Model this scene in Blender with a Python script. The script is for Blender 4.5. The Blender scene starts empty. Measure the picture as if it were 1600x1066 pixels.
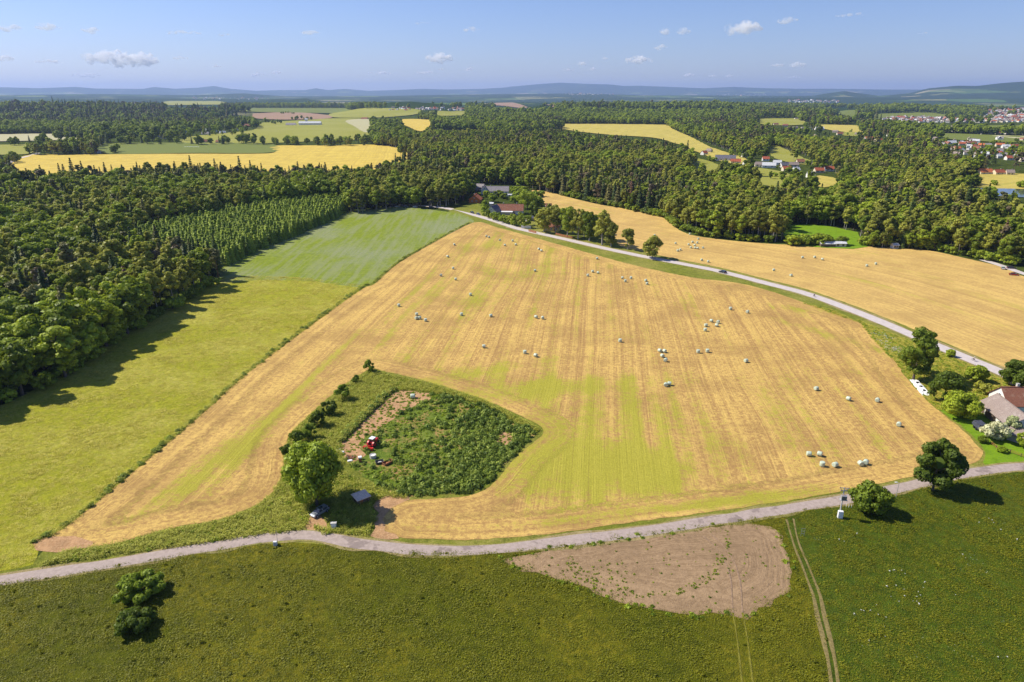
import bpy, bmesh, math, random
import numpy as np
from mathutils import Vector, Matrix
from mathutils.geometry import delaunay_2d_cdt

random.seed(7)
rng = np.random.default_rng(11)
R = math.radians
C = bpy.context.scene.collection
scene = bpy.context.scene

# ------------------------------------------------------------------ camera
F, HZ = 1066.7, 146.0                 # focal length and level horizon in photo pixels (1600 x 1066)
CAMZ = 90.0
PITCH = math.atan((533 - HZ) / F)
cam_d = bpy.data.cameras.new('camera')
cam = bpy.data.objects.new('camera', cam_d); C.objects.link(cam)
cam.location = (0, 0, CAMZ)
cam.rotation_euler = (math.pi / 2 - PITCH, 0, 0)
cam_d.sensor_width = 36; cam_d.lens = 24.0
cam_d.clip_start = 1; cam_d.clip_end = 120000
scene.camera = cam

# ------------------------------------------------------------------ light
SUN_EL, SUN_AZ = R(45), R(-74)        # azimuth clockwise from +Y
w = bpy.data.worlds.new('World'); scene.world = w; w.use_nodes = True
nt = w.node_tree; nt.nodes.clear()
sky = nt.nodes.new('ShaderNodeTexSky'); sky.sky_type = 'NISHITA'; sky.sun_disc = False
sky.sun_elevation = SUN_EL; sky.sun_rotation = SUN_AZ
sky.air_density = 1.0; sky.dust_density = 0.6; sky.ozone_density = 6.0; sky.altitude = 500
bg = nt.nodes.new('ShaderNodeBackground'); bg.inputs[1].default_value = 0.1
wo = nt.nodes.new('ShaderNodeOutputWorld')
tn = nt.nodes.new('ShaderNodeMix'); tn.data_type = 'RGBA'; tn.blend_type = 'MULTIPLY'; tn.inputs[0].default_value = 1; tn.inputs[7].default_value = (.93, .88, 1.06, 1)
nt.links.new(sky.outputs[0], tn.inputs[6]); nt.links.new(tn.outputs[2], bg.inputs[0]); nt.links.new(bg.outputs[0], wo.inputs[0])
sd = bpy.data.lights.new('sun', 'SUN'); sd.energy = 5.0; sd.angle = R(0.5); sd.color = (1.0, 0.93, 0.80)
sun = bpy.data.objects.new('sun', sd); C.objects.link(sun)
sv = Vector((math.sin(SUN_AZ) * math.cos(SUN_EL), math.cos(SUN_AZ) * math.cos(SUN_EL), math.sin(SUN_EL)))
sun.rotation_euler = (-sv).to_track_quat('-Z', 'Y').to_euler(); sun.location = (-60, 60, 120)
scene.view_settings.view_transform = 'Standard'; scene.view_settings.look = 'None'
scene.view_settings.gamma = 1; scene.view_settings.exposure = 0.38
scene.cycles.use_denoising = True
scene.cycles.max_bounces = 10; scene.cycles.diffuse_bounces = 2; scene.cycles.glossy_bounces = 2
scene.cycles.transmission_bounces = 3; scene.cycles.transparent_max_bounces = 8; scene.cycles.volume_bounces = 10

# ------------------------------------------------------------------ terrain
def sstep(a, b, x):
    t = np.clip((x - a) / (b - a), 0, 1); return t * t * (3 - 2 * t)
def vnoise(x, y, seed=0):
    xi = np.floor(x); yi = np.floor(y); fx = x - xi; fy = y - yi
    fx = fx * fx * (3 - 2 * fx); fy = fy * fy * (3 - 2 * fy)
    def hsh(a, b):
        v = np.sin(a * 127.1 + b * 311.7 + seed * 74.7) * 43758.5453
        return v - np.floor(v)
    return (hsh(xi, yi) * (1 - fx) + hsh(xi + 1, yi) * fx) * (1 - fy) + (hsh(xi, yi + 1) * (1 - fx) + hsh(xi + 1, yi + 1) * fx) * fy
def fbm(x, y, o=4, seed=0):
    s = 0; a = 0.5
    for k in range(o):
        s = s + a * vnoise(x * 2 ** k, y * 2 ** k, seed + k); a *= 0.5
    return s
# skyline of each ridge: distance, half width, list of (photo x, photo y of its top)
RIDGES = [
 (30000, 3200, [(-900,140),(-300,139),(0,136.2),(62,138),(120,136),(150,138.7),(225,139),(242,136),(275,139),(312,137),(335,134.3),(362,139),(400,142),(432,141),(477,141),(495,138),(512,141),(540,139),(575,142),(612,141),(662,139),(700,140),(750,139),(782,137.5),(800,135.5),(837,132),(875,129.5),(912,131),(950,132),(975,134.5),(1000,134),(1037,135.5),(1075,137),(1100,138),(1145,136),(1200,138),(1250,139),(1300,139),(1375,140),(1437,140),(1462,138),(1600,137),(2000,136),(2800,138)]),
 (15500, 1900, [(-900,150),(0,149),(150,147),(300,149),(380,146),(450,151),(600,150),(720,148),(900,146),(1000,149),(1200,150),(1270,150),(1292,146),(1320,142.5),(1345,146),(1375,150),(1420,146),(1450,138),(1492,134),(1525,134.5),(1562,130.2),(1600,127.5),(1700,124),(1900,130),(2800,140)]),
 (8500, 900, [(-900,158),(0,161),(200,163),(380,160),(432,154.5),(450,156),(477,153.5),(505,160),(620,163),(900,161),(1200,165),(2800,165)]),
 (3600, 420, [(-900,170),(0,171),(75,168),(175,171),(250,172),(337,171),(400,176),(520,178),(560,170),(610,160),(640,159),(690,163),(740,172),(800,172),(840,166),(880,163),(1000,165),(1130,169),(1200,176),(1400,190),(2800,196)]),
]
def hgt(x, y):
    x = np.asarray(x, float); y = np.asarray(y, float)
    r = np.hypot(x, y); az = np.arctan2(x, y)
    azc = np.clip(az, -1.25, 1.25)
    px = 800 + F / math.cos(PITCH) * np.tan(azc)
    h = sstep(650, 1300, r) * 7 * (fbm(x / 420 + 3, y / 420, 2, 1) - 0.38)
    h = h + sstep(1500, 3200, r) * 26 * (fbm(x / 1300, y / 1300 + 7, 3, 2) - 0.42)
    h = h + sstep(6000, 9000, r) * 120 * (fbm(x / 4200, y / 2600 + 7, 3, 5) - 0.45) * (1 - sstep(15000, 20000, r) * .3)
    front = sstep(1.30, 1.0, np.abs(az))
    for D, wd, pr in RIDGES:
        yt = np.interp(px, [p[0] for p in pr], [p[1] for p in pr])
        top = CAMZ + D * np.cos(azc) * (HZ - yt) * math.cos(PITCH) ** 2 / F
        g = np.exp(-((r - D) / wd) ** 2)
        n = (fbm(x / (wd * .5), y / (wd * .5), 3, 9) - 0.45)
        h = h * (1 - g * front) + g * front * top * (1 + 0 * n) + n * top.clip(20) * .5 * np.exp(-((r - D + wd * .9) / (wd * .6)) ** 2) * front
    return h
def ray(px, py):
    xc = px - 800; yc = py - 533
    return np.array([xc, F * math.cos(PITCH) - yc * math.sin(PITCH), -(F * math.sin(PITCH) + yc * math.cos(PITCH))]) / F
_T = np.geomspace(60, 60000, 900)
def G(px, py, z=0.0):
    """point of the terrain (raised by z) that shows at this place of the photo"""
    d = ray(px, py)
    if d[2] < -0.12:
        t = (z - CAMZ) / d[2]
        x, y = d[0] * t, d[1] * t
        if math.hypot(x, y) < 640: return Vector((x, y, z))
    x = d[0] * _T; y = d[1] * _T; zz = CAMZ + d[2] * _T - hgt(x, y) - z
    i = np.argmax(zz < 0)
    if zz[i] >= 0: i = len(_T) - 1
    a, b = zz[i - 1], zz[i]; t = _T[i - 1] + (_T[i] - _T[i - 1]) * a / (a - b) if a != b else _T[i]
    x, y = d[0] * t, d[1] * t
    return Vector((x, y, float(hgt(x, y)) + z))
def proj(x, y, z):
    dz = z - CAMZ
    fw = y * math.cos(PITCH) - dz * math.sin(PITCH)
    dn = -y * math.sin(PITCH) - dz * math.cos(PITCH)
    fw = np.maximum(fw, 1e-3)
    return 800 + F * x / fw, 533 + F * dn / fw, fw
def pip(px, py, poly):
    px = np.asarray(px, float); py = np.asarray(py, float); ins = np.zeros(px.shape, bool)
    n = len(poly)
    for i in range(n):
        x0, y0 = poly[i]; x1, y1 = poly[(i + 1) % n]
        if y0 == y1: continue
        c = ((y0 > py) != (y1 > py)) & (px < (x1 - x0) * (py - y0) / (y1 - y0) + x0)
        ins ^= c
    return ins
def segdist(px, py, poly, closed=True):
    """distance to a polyline and the arc length at the nearest point"""
    px = np.asarray(px, float); py = np.asarray(py, float)
    best = np.full(px.shape, 1e9); arc = np.zeros(px.shape); s = 0
    n = len(poly)
    for i in range(n if closed else n - 1):
        ax, ay = poly[i][:2]; bx, by = poly[(i + 1) % n][:2]
        L = math.hypot(bx - ax, by - ay)
        if L < 1e-6: continue
        t = np.clip(((px - ax) * (bx - ax) + (py - ay) * (by - ay)) / L ** 2, 0, 1)
        d = np.hypot(px - ax - t * (bx - ax), py - ay - t * (by - ay))
        m = d < best
        best = np.where(m, d, best); arc = np.where(m, s + t * L, arc); s += L
    return best, arc
def smooth(pts, closed, step):
    """Catmull-Rom through the points"""
    out = []; n = len(pts); P = [Vector(p[:2]) for p in pts]
    for i in range(n if closed else n - 1):
        if closed: a, b, c, d = P[i - 1], P[i], P[(i + 1) % n], P[(i + 2) % n]
        else: a, b, c, d = P[max(i - 1, 0)], P[i], P[i + 1], P[min(i + 2, n - 1)]
        L = (c - b).length; k = max(1, int(L / step))
        ang = 0
        for j in range(k):
            t = j / k
            q = 0.5 * ((2 * b) + (c - a) * t + (2 * a - 5 * b + 4 * c - d) * t * t + (3 * b - a - 3 * c + d) * t ** 3)
            l = b.lerp(c, t)
            if (q - l).length > L * .2: q = l + (q - l) * (L * .2 / (q - l).length)
            out.append((q.x, q.y))
    if not closed: out.append(tuple(P[-1]))
    return out

# ------------------------------------------------------------------ objects
def tag(o, label=None, cat=None, group=None, kind=None):
    if label: o['label'] = label
    if cat: o['category'] = cat
    if group: o['group'] = group
    if kind: o['kind'] = kind
    return o
def empty(name, loc=(0, 0, 0), rz=0.0):
    o = bpy.data.objects.new(name, None); C.objects.link(o)
    o.location = loc; o.rotation_euler = (0, 0, rz); o.empty_display_size = .3
    return o
def link(name, me, parent=None, loc=None):
    o = bpy.data.objects.new(name, me); C.objects.link(o)
    if parent: o.parent = parent
    if loc is not None: o.location = loc
    return o
def mesh_np(name, V, Fc, mats, mi=None, smooth_=False, attrs=None):
    """fast mesh: V (n,3), Fc (m,k)"""
    me = bpy.data.meshes.new(name)
    V = np.asarray(V, np.float32); Fc = np.asarray(Fc, np.int32); m, k = Fc.shape
    me.vertices.add(len(V)); me.vertices.foreach_set('co', V.ravel())
    me.loops.add(m * k); me.loops.foreach_set('vertex_index', Fc.ravel())
    me.polygons.add(m); me.polygons.foreach_set('loop_start', np.arange(0, m * k, k, dtype=np.int32))
    try: me.polygons.foreach_set('loop_total', np.full(m, k, np.int32))
    except Exception: pass
    if mi is not None: me.polygons.foreach_set('material_index', np.asarray(mi, np.int32))
    if smooth_: me.polygons.foreach_set('use_smooth', np.ones(m, bool))
    for mt in mats: me.materials.append(mt)
    if attrs:
        for nm, (tp, dom, data) in attrs.items():
            a = me.attributes.new(nm, tp, dom)
            a.data.foreach_set('vector' if tp == 'FLOAT_VECTOR' else 'value', np.asarray(data, np.float32).ravel())
    me.update(calc_edges=True); me.validate()
    return me
class MB:
    """collects simple shapes into one mesh"""
    def __init__(s): s.bm = bmesh.new(); s.mats = []
    def _mi(s, m):
        if m not in s.mats: s.mats.append(m)
        return s.mats.index(m)
    def faces(s, verts, faces, m):
        mi = s._mi(m); vs = [s.bm.verts.new(v) for v in verts]; out = []
        for f in faces:
            try: fc = s.bm.faces.new([vs[i] for i in f]); fc.material_index = mi; out.append(fc)
            except ValueError: pass
        return out
    def box(s, c, d, m, rz=0, rx=0, ry=0, taper=1.0):
        M = Matrix.Translation(c) @ Matrix.Rotation(rz, 4, 'Z') @ Matrix.Rotation(ry, 4, 'Y') @ Matrix.Rotation(rx, 4, 'X')
        v = []
        for z in (-1, 1):
            k = taper if z > 0 else 1
            for x, y in ((-1, -1), (1, -1), (1, 1), (-1, 1)): v.append(M @ Vector((x * d[0] / 2 * k, y * d[1] / 2 * k, z * d[2] / 2)))
        s.faces(v, [(3, 2, 1, 0), (4, 5, 6, 7), (0, 1, 5, 4), (1, 2, 6, 5), (2, 3, 7, 6), (3, 0, 4, 7)], m); return s
    def tube(s, a, b, r0, r1, m, n=8, caps=True):
        a = Vector(a); b = Vector(b); d = (b - a).normalized()
        u = d.orthogonal().normalized(); v = d.cross(u)
        vs = []
        for p, r in ((a, r0), (b, r1)):
            for i in range(n):
                t = 2 * math.pi * i / n; vs.append(p + u * math.cos(t) * r + v * math.sin(t) * r)
        fs = [(i, (i + 1) % n, n + (i + 1) % n, n + i) for i in range(n)]
        if caps: fs += [tuple(reversed(range(n))), tuple(range(n, 2 * n))]
        s.faces(vs, fs, m); return s
    def prism(s, pts, y0, y1, m):
        """outline in x,z pulled from y0 to y1"""
        n = len(pts); vs = [(x, y0, z) for x, z in pts] + [(x, y1, z) for x, z in pts]
        s.faces(vs, [tuple(range(n)), tuple(reversed(range(n, 2 * n)))] + [(i, i + n, (i + 1) % n + n, (i + 1) % n) for i in range(n)], m); return s
    def build(s, name, parent=None, bevel=0, smooth_=False, loc=None):
        bmesh.ops.recalc_face_normals(s.bm, faces=s.bm.faces)
        if bevel: bmesh.ops.bevel(s.bm, geom=list(s.bm.edges), offset=bevel, segments=2, affect='EDGES', clamp_overlap=True)
        me = bpy.data.meshes.new(name); s.bm.to_mesh(me); s.bm.free()
        for m in s.mats: me.materials.append(m)
        if smooth_:
            for p in me.polygons: p.use_smooth = True
        return link(name, me, parent, loc)
def copy_tree(o, parent=None, mat=None):
    c = o.copy(); C.objects.link(c)
    if parent: c.parent = parent
    for ch in list(o.children): copy_tree(ch, c)
    return c

# ------------------------------------------------------------------ materials
def newmat(name):
    m = bpy.data.materials.new(name); m.use_nodes = True; n = m.node_tree.nodes; n.clear()
    o = n.new('ShaderNodeOutputMaterial'); p = n.new('ShaderNodeBsdfPrincipled'); m.node_tree.links.new(p.outputs[0], o.inputs[0])
    return m, m.node_tree, p, o
class N:
    """short hand for node graphs"""
    def __init__(s, nt): s.nt = nt
    def n(s, t, **k):
        x = s.nt.nodes.new(t)
        for a, b in k.items(): setattr(x, a, b)
        return x
    def l(s, a, b): s.nt.links.new(a, b)
    def inp(s, sock, v):
        if isinstance(v, (int, float)): sock.default_value = v
        elif isinstance(v, tuple): sock.default_value = v if len(v) == len(sock.default_value) else (*v, 1)
        else: s.l(v, sock)
    def pos(s): return s.n('ShaderNodeNewGeometry').outputs['Position']
    def map(s, v, scale=(1, 1, 1), rot=(0, 0, 0), loc=(0, 0, 0)):
        m = s.n('ShaderNodeMapping'); s.l(v, m.inputs[0]); m.inputs['Scale'].default_value = scale; m.inputs['Rotation'].default_value = rot; m.inputs['Location'].default_value = loc
        return m.outputs[0]
    def noise(s, v, scale, detail=4, rough=.6, dist=0):
        m = s.n('ShaderNodeTexNoise'); s.l(v, m.inputs['Vector']); m.inputs['Scale'].default_value = scale; m.inputs['Detail'].default_value = detail
        m.inputs['Roughness'].default_value = rough; m.inputs['Distortion'].default_value = dist
        return m.outputs['Fac']
    def ramp(s, f, a, b, lo=0.0, hi=1.0):
        m = s.n('ShaderNodeMapRange'); m.interpolation_type = 'SMOOTHSTEP'; s.inp(m.inputs[0], f)
        for i, v in zip((1, 2, 3, 4), (a, b, lo, hi)): m.inputs[i].default_value = v
        return m.outputs[0]
    def mix(s, f, a, b, mode='MIX'):
        m = s.n('ShaderNodeMix', data_type='RGBA', blend_type=mode); s.inp(m.inputs[0], f); s.inp(m.inputs[6], a); s.inp(m.inputs[7], b)
        return m.outputs[2]
    def math(s, op, a, b=0.0, c=None):
        m = s.n('ShaderNodeMath', operation=op); s.inp(m.inputs[0], a); s.inp(m.inputs[1], b)
        if c is not None: s.inp(m.inputs[2], c)
        return m.outputs[0]
    def attr(s, name): 
        return s.n('ShaderNodeAttribute', attribute_name=name)
    def bump(s, h, dist, strength=1.0):
        b = s.n('ShaderNodeBump'); s.inp(b.inputs['Height'], h); b.inputs['Distance'].default_value = dist; b.inputs['Strength'].default_value = strength
        return b.outputs[0]
def plain(name, col, rough=.7, var=.15, scale=1.5, metal=0, bump=0, spec=.3):
    m, nt, p, o = newmat(name); k = N(nt)
    f = k.noise(k.pos(), scale, 5, .65)
    lo = tuple(c * (1 - var) for c in col); hi = tuple(min(1, c * (1 + var)) for c in col)
    k.l(k.mix(k.ramp(f, .3, .7), lo, hi), p.inputs['Base Color'])
    p.inputs['Roughness'].default_value = rough; p.inputs['Metallic'].default_value = metal; p.inputs['Specular IOR Level'].default_value = spec
    if bump: k.l(k.bump(f, bump), p.inputs['Normal'])
    return m
def grass_mat(name, dark, mid, light, big=.03, yellow=None, yamt=.5, flowers=0, bump=.25, stripes=None, soil=None, soilamt=0):
    """sward: patches, tufts and blades at three sizes"""
    m, nt, p, o = newmat(name); k = N(nt); P = k.pos()
    a = k.noise(P, big, 5, .6); b = k.noise(P, .35, 5, .7, .3); c = k.noise(P, 2.2, 5, .75)
    col = k.mix(k.ramp(b, .32, .66), dark, mid)
    col = k.mix(k.ramp(c, .42, .72, 0, .8), col, light)
    c2 = k.noise(k.map(P, (1, 1, 1), loc=(31, 5, 0)), 5.5, 3, .7)
    col = k.mix(k.ramp(c2, .5, .3, 0, .55), col, dark)
    if yellow:
        f = k.math('MULTIPLY', k.ramp(a, .42, .62), k.ramp(k.noise(P, .8, 5, .7), .4, .65, .2, 1.0))
        col = k.mix(k.math('MULTIPLY', f, yamt), col, yellow)
    if stripes:
        ang, per, scol, amt = stripes
        s_ = k.noise(k.map(P, (per, .02, 1), rot=(0, 0, ang)), 1, 4, .6)
        col = k.mix(k.ramp(s_, .42, .62, 0, amt), col, scol)
    if soil:
        s2 = k.math('MULTIPLY', k.ramp(k.noise(P, .16, 4, .6), .45, .62), k.ramp(k.noise(P, 1.7, 4, .7), .4, .6))
        col = k.mix(k.math('MULTIPLY', s2, soilamt), col, soil)
    if flowers:
        v = k.n('ShaderNodeTexVoronoi'); k.l(P, v.inputs['Vector']); v.inputs['Scale'].default_value = 1.3
        f = k.math('MULTIPLY', k.ramp(v.outputs['Distance'], .17, .08), k.ramp(k.noise(P, .06, 3, .7), .56, .68))
        col = k.mix(k.math('MULTIPLY', f, flowers), col, (.6, .62, .5))
    k.l(col, p.inputs['Base Color']); p.inputs['Roughness'].default_value = .85; p.inputs['Specular IOR Level'].default_value = .1
    k.l(k.bump(k.math('ADD', k.math('MULTIPLY', b, 2.0), k.math('ADD', c, c2)), bump), p.inputs['Normal'])
    return m
def stubble_mat(name, straw, brown, green, gbias=0.0, rows=True):
    """cut crop: swaths along the rows, straw litter, regrowth"""
    m, nt, p, o = newmat(name); k = N(nt); P = k.pos()
    A = k.attr('rowa').outputs['Vector']; B = k.attr('rowb').outputs['Vector']
    mk = k.ramp(k.math('ADD', k.attr('rowm').outputs['Fac'], k.math('MULTIPLY', k.math('SUBTRACT', k.noise(P, .3, 4, .7), .5), .9)), .3, .7)
    mv = k.n('ShaderNodeMix', data_type='VECTOR'); k.l(mk, mv.inputs[0]); k.l(A, mv.inputs[4]); k.l(B, mv.inputs[5]); V = mv.outputs[1]
    # wobble of the rows
    s1 = k.noise(k.map(V, (.16, .008, 1)), 1, 3, .55); s2a = k.noise(k.map(V, (.42, .0012, 1), loc=(9, 3, 0)), 1, 5, .8); s3 = k.noise(k.map(V, (1.9, .02, 1), loc=(4, 8, 0)), 1, 3, .7)
    blot = k.noise(P, .75, 5, .8); s2 = k.math('ADD', k.math('MULTIPLY', s2a, .42), k.math('MULTIPLY', blot, .58))
    sp = k.noise(P, 2.4, 5, .8); bigp = k.noise(P, .022, 4, .6); mid = k.noise(P, .22, 5, .65)
    g = k.attr('green').outputs['Fac']
    col = k.mix(k.ramp(s2, .42, .57), brown, straw)
    col = k.mix(k.ramp(k.noise(P, .045, 4, .7), .40, .66, 0, .6), col, tuple(c * .82 for c in brown))
    col = k.mix(k.ramp(s3, .5, .75, 0, .4), col, tuple(min(1, c * 1.25) for c in straw))
    col = k.mix(k.ramp(sp, .5, .3, 0, .75), col, brown)
    col = k.mix(k.ramp(sp, .56, .72, 0, .7), col, tuple(min(.9, c * 1.45 + .03) for c in straw))
    gg = k.math('ADD', k.math('ADD', g, gbias), k.math('MULTIPLY', k.math('SUBTRACT', s1, .5), 2.8))
    gg = k.math('SUBTRACT', gg, k.math('MULTIPLY', mk, .22))
    gg = k.math('ADD', gg, k.math('MULTIPLY', k.math('SUBTRACT', bigp, .5), 1.4))
    gg = k.math('ADD', gg, k.math('MULTIPLY', k.math('SUBTRACT', s2, .5), 1.3))
    gg = k.math('ADD', gg, k.math('MULTIPLY', k.math('SUBTRACT', mid, .5), 1.2))
    gg = k.math('ADD', gg, k.math('MULTIPLY', k.math('SUBTRACT', blot, .5), 1.6))
    col = k.mix(k.ramp(gg, .25, 1.1, 0, .8), col, k.mix(k.ramp(sp, .4, .65), green, tuple(c * 1.35 for c in green)))
    # darker turned lines between the swaths
    col = k.mix(k.ramp(s2a, .40, .30, 0, .45), col, tuple(c * .75 for c in brown))
    k.l(col, p.inputs['Base Color']); p.inputs['Roughness'].default_value = .9; p.inputs['Specular IOR Level'].default_value = .1
    k.l(k.bump(k.math('ADD', k.math('ADD', s2, s3), sp), .16), p.inputs['Normal'])
    return m
def leaf_mat(name, dark, light, trans=.32, up=0.0):
    m, nt, p, o = newmat(name); k = N(nt)
    oi = k.n('ShaderNodeObjectInfo'); rf = k.attr('tone').outputs['Fac']
    f = k.math('ADD', k.math('MULTIPLY', oi.outputs['Random'], .66), k.math('MULTIPLY', rf, .34))
    col = k.mix(k.ramp(f, .05, 1.0), dark, light)
    k.l(col, p.inputs['Base Color']); p.inputs['Roughness'].default_value = .55; p.inputs['Specular IOR Level'].default_value = .25
    if up:      # soft blades stand in every direction: their mean normal points up
        vm = k.n('ShaderNodeMix', data_type='VECTOR'); vm.inputs[0].default_value = up; k.l(k.n('ShaderNodeNewGeometry').outputs['Normal'], vm.inputs[4]); vm.inputs[5].default_value = (0, 0, 1); k.l(vm.outputs[1], p.inputs['Normal'])
    t = k.n('ShaderNodeBsdfTranslucent'); k.l(k.mix(.5, col, light), t.inputs[0])
    mx = k.n('ShaderNodeMixShader'); mx.inputs[0].default_value = trans
    k.l(p.outputs[0], mx.inputs[1]); k.l(t.outputs[0], mx.inputs[2]); k.l(mx.outputs[0], o.inputs[0])
    return m
M = {}
M['leaf_oak'] = leaf_mat('oak leaves', (0.127, 0.184, 0.014), (0.412, 0.491, 0.032))
M['leaf_ash'] = leaf_mat('ash leaves', (0.194, 0.217, 0.028), (0.477, 0.480, 0.064))
M['leaf_bright'] = leaf_mat('bright leaves', (0.137, 0.202, 0.015), (0.410, 0.515, 0.035))
M['leaf_deep'] = leaf_mat('deep green leaves', (0.085, 0.129, 0.012), (0.274, 0.358, 0.028))
M['leaf_brown'] = leaf_mat('brownish needles', (.10, .08, .04), (.25, .19, .09), .1)
M['leaf_spruce'] = leaf_mat('spruce needles', (0.055, 0.095, 0.025), (0.166, 0.222, 0.046), .1)
M['leaf_pine'] = leaf_mat('pine needles', (0.131, 0.139, 0.040), (0.307, 0.279, 0.081), .1)
M['leaf_larch'] = leaf_mat('young larch needles', (0.182, 0.282, 0.031), (0.508, 0.610, 0.069), .2)
M['leaf_walnut'] = leaf_mat('walnut leaves', (.12, .18, .012), (.36, .45, .03), .25)
M['leaf_dead'] = leaf_mat('dry needles', (.16, .085, .045), (.26, .14, .08), .1)
M['leaf_blossom'] = leaf_mat('blossom', (.30, .36, .12), (.75, .72, .45), .2)
M['leaf_weed'] = leaf_mat('weeds', (.11, .17, .02), (.42, .50, .08), .3)
M['leaf_nettle'] = leaf_mat('nettles', (.09, .14, .02), (.26, .35, .05), .25)
M['blade'] = leaf_mat('grass blades', (.42, .40, .015), (.80, .70, .16), .25)
M['blade_mid'] = leaf_mat('verge blades', (.24, .27, .012), (.56, .55, .09), .25)
M['blade_dark'] = leaf_mat('dark grass blades', (.10, .118, .003), (.29, .285, .014), .22)
M['bark'] = plain('bark', (.11, .085, .065), .9, .35, 4, bump=.02)
M['bark_pale'] = plain('birch bark', (.35, .32, .28), .8, .35, 3)
M['bark_pine'] = plain('pine bark', (.20, .11, .07), .9, .3, 3)
def asphalt_mat():
    m, nt, p, o = newmat('patched asphalt'); k = N(nt); P = k.pos()
    col = k.mix(k.ramp(k.noise(P, 1.1, 5, .7), .3, .7), (.31, .245, .21), (.41, .33, .285))
    col = k.mix(k.ramp(k.noise(P, .11, 4, .75), .56, .62, 0, .75), col, (.20, .155, .135))
    col = k.mix(k.ramp(k.noise(P, .35, 5, .8), .58, .7, 0, .5), col, (.46, .38, .31))
    k.l(col, p.inputs['Base Color']); p.inputs['Roughness'].default_value = .9; return m
M['lane'] = asphalt_mat()
M['asphalt'] = plain('old asphalt', (.36, .285, .245), .9, .16, .5)
M['asphalt_pale'] = plain('pale asphalt', (.52, .46, .43), .9, .08, .5)
M['soil_track'] = plain('track soil', (.20, .155, .055), .95, .3, 2.5, bump=.05)

# ------------------------------------------------------------------ the ground sheet
def build_ground():
    a1 = np.radians(np.linspace(-52, 52, 620)); a2 = np.radians(np.linspace(52, 308, 96))[1:-1]
    az = np.concatenate([a1, a2]); nr = 420
    rr = np.concatenate([[0.01], np.geomspace(30, 41000, nr)])
    AZ, RR = np.meshgrid(az, rr)
    X = RR * np.sin(AZ); Y = RR * np.cos(AZ); Z = hgt(X, Y)
    V = np.stack([X, Y, Z], -1).reshape(-1, 3); na = len(az)
    i = np.arange(len(rr) - 1)[:, None] * na; j = np.arange(na)[None]; jn = (j + 1) % na
    Fc = np.stack([i + j, i + jn, i + na + jn, i + na + j], -1).reshape(-1, 4)
    m, nt, p, o = newmat('countryside'); k = N(nt); P = k.pos()
    # forest floor and rough grass close by
    near = k.mix(k.ramp(k.noise(P, .15, 5, .7), .35, .65), (.035, .05, .012), (.075, .10, .02))
    # patchwork of fields and woods far off
    v = k.n('ShaderNodeTexVoronoi'); k.l(k.map(P, (1, 1, .01)), v.inputs['Vector']); v.inputs['Scale'].default_value = .0022
    sep = k.n('ShaderNodeSeparateColor'); k.l(v.outputs['Color'], sep.inputs[0])
    cr = k.n('ShaderNodeValToRGB'); cr.color_ramp.interpolation = 'CONSTANT'; k.l(sep.outputs[0], cr.inputs[0])
    els = [(0, (.03, .055, .018)), (.56, (.10, .17, .04)), (.68, (.20, .26, .08)), (.78, (.30, .29, .12)), (.86, (.38, .33, .20)), (.92, (.07, .12, .03))]
    e = cr.color_ramp.elements
    e[0].position = 0; e[0].color = (*els[0][1], 1); e[1].position = els[1][0]; e[1].color = (*els[1][1], 1)
    for q, cc in els[2:]:
        x = e.new(q); x.color = (*cc, 1)
    wood = k.ramp(k.noise(k.map(P, (1, 1, .01)), .00045, 5, .6), .44, .50)
    far = k.mix(wood, cr.outputs[0], (.026, .05, .018))
    far = k.mix(k.ramp(k.noise(P, .012, 4, .7), .35, .7, 0, .5), far, (.03, .06, .02))
    ln = k.n('ShaderNodeVectorMath', operation='LENGTH'); k.l(P, ln.inputs[0])
    col = k.mix(k.ramp(ln.outputs['Value'], 2600, 3600), near, far)
    # wooded mountains
    sz = k.n('ShaderNodeSeparateXYZ'); k.l(P, sz.inputs[0])
    col = k.mix(k.ramp(sz.outputs[2], 95, 200, 0, .85), col, (.022, .045, .02))
    k.l(col, p.inputs['Base Color']); p.inputs['Roughness'].default_value = 1; p.inputs['Specular IOR Level'].default_value = 0
    k.l(k.bump(k.noise(P, .02, 6, .7), 6), p.inputs['Normal'])
    me = mesh_np('ground', V, Fc, [m], smooth_=True)
    tag(link('ground', me), 'wooded countryside reaching back to blue mountains', 'ground', kind='structure')
build_ground()

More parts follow.
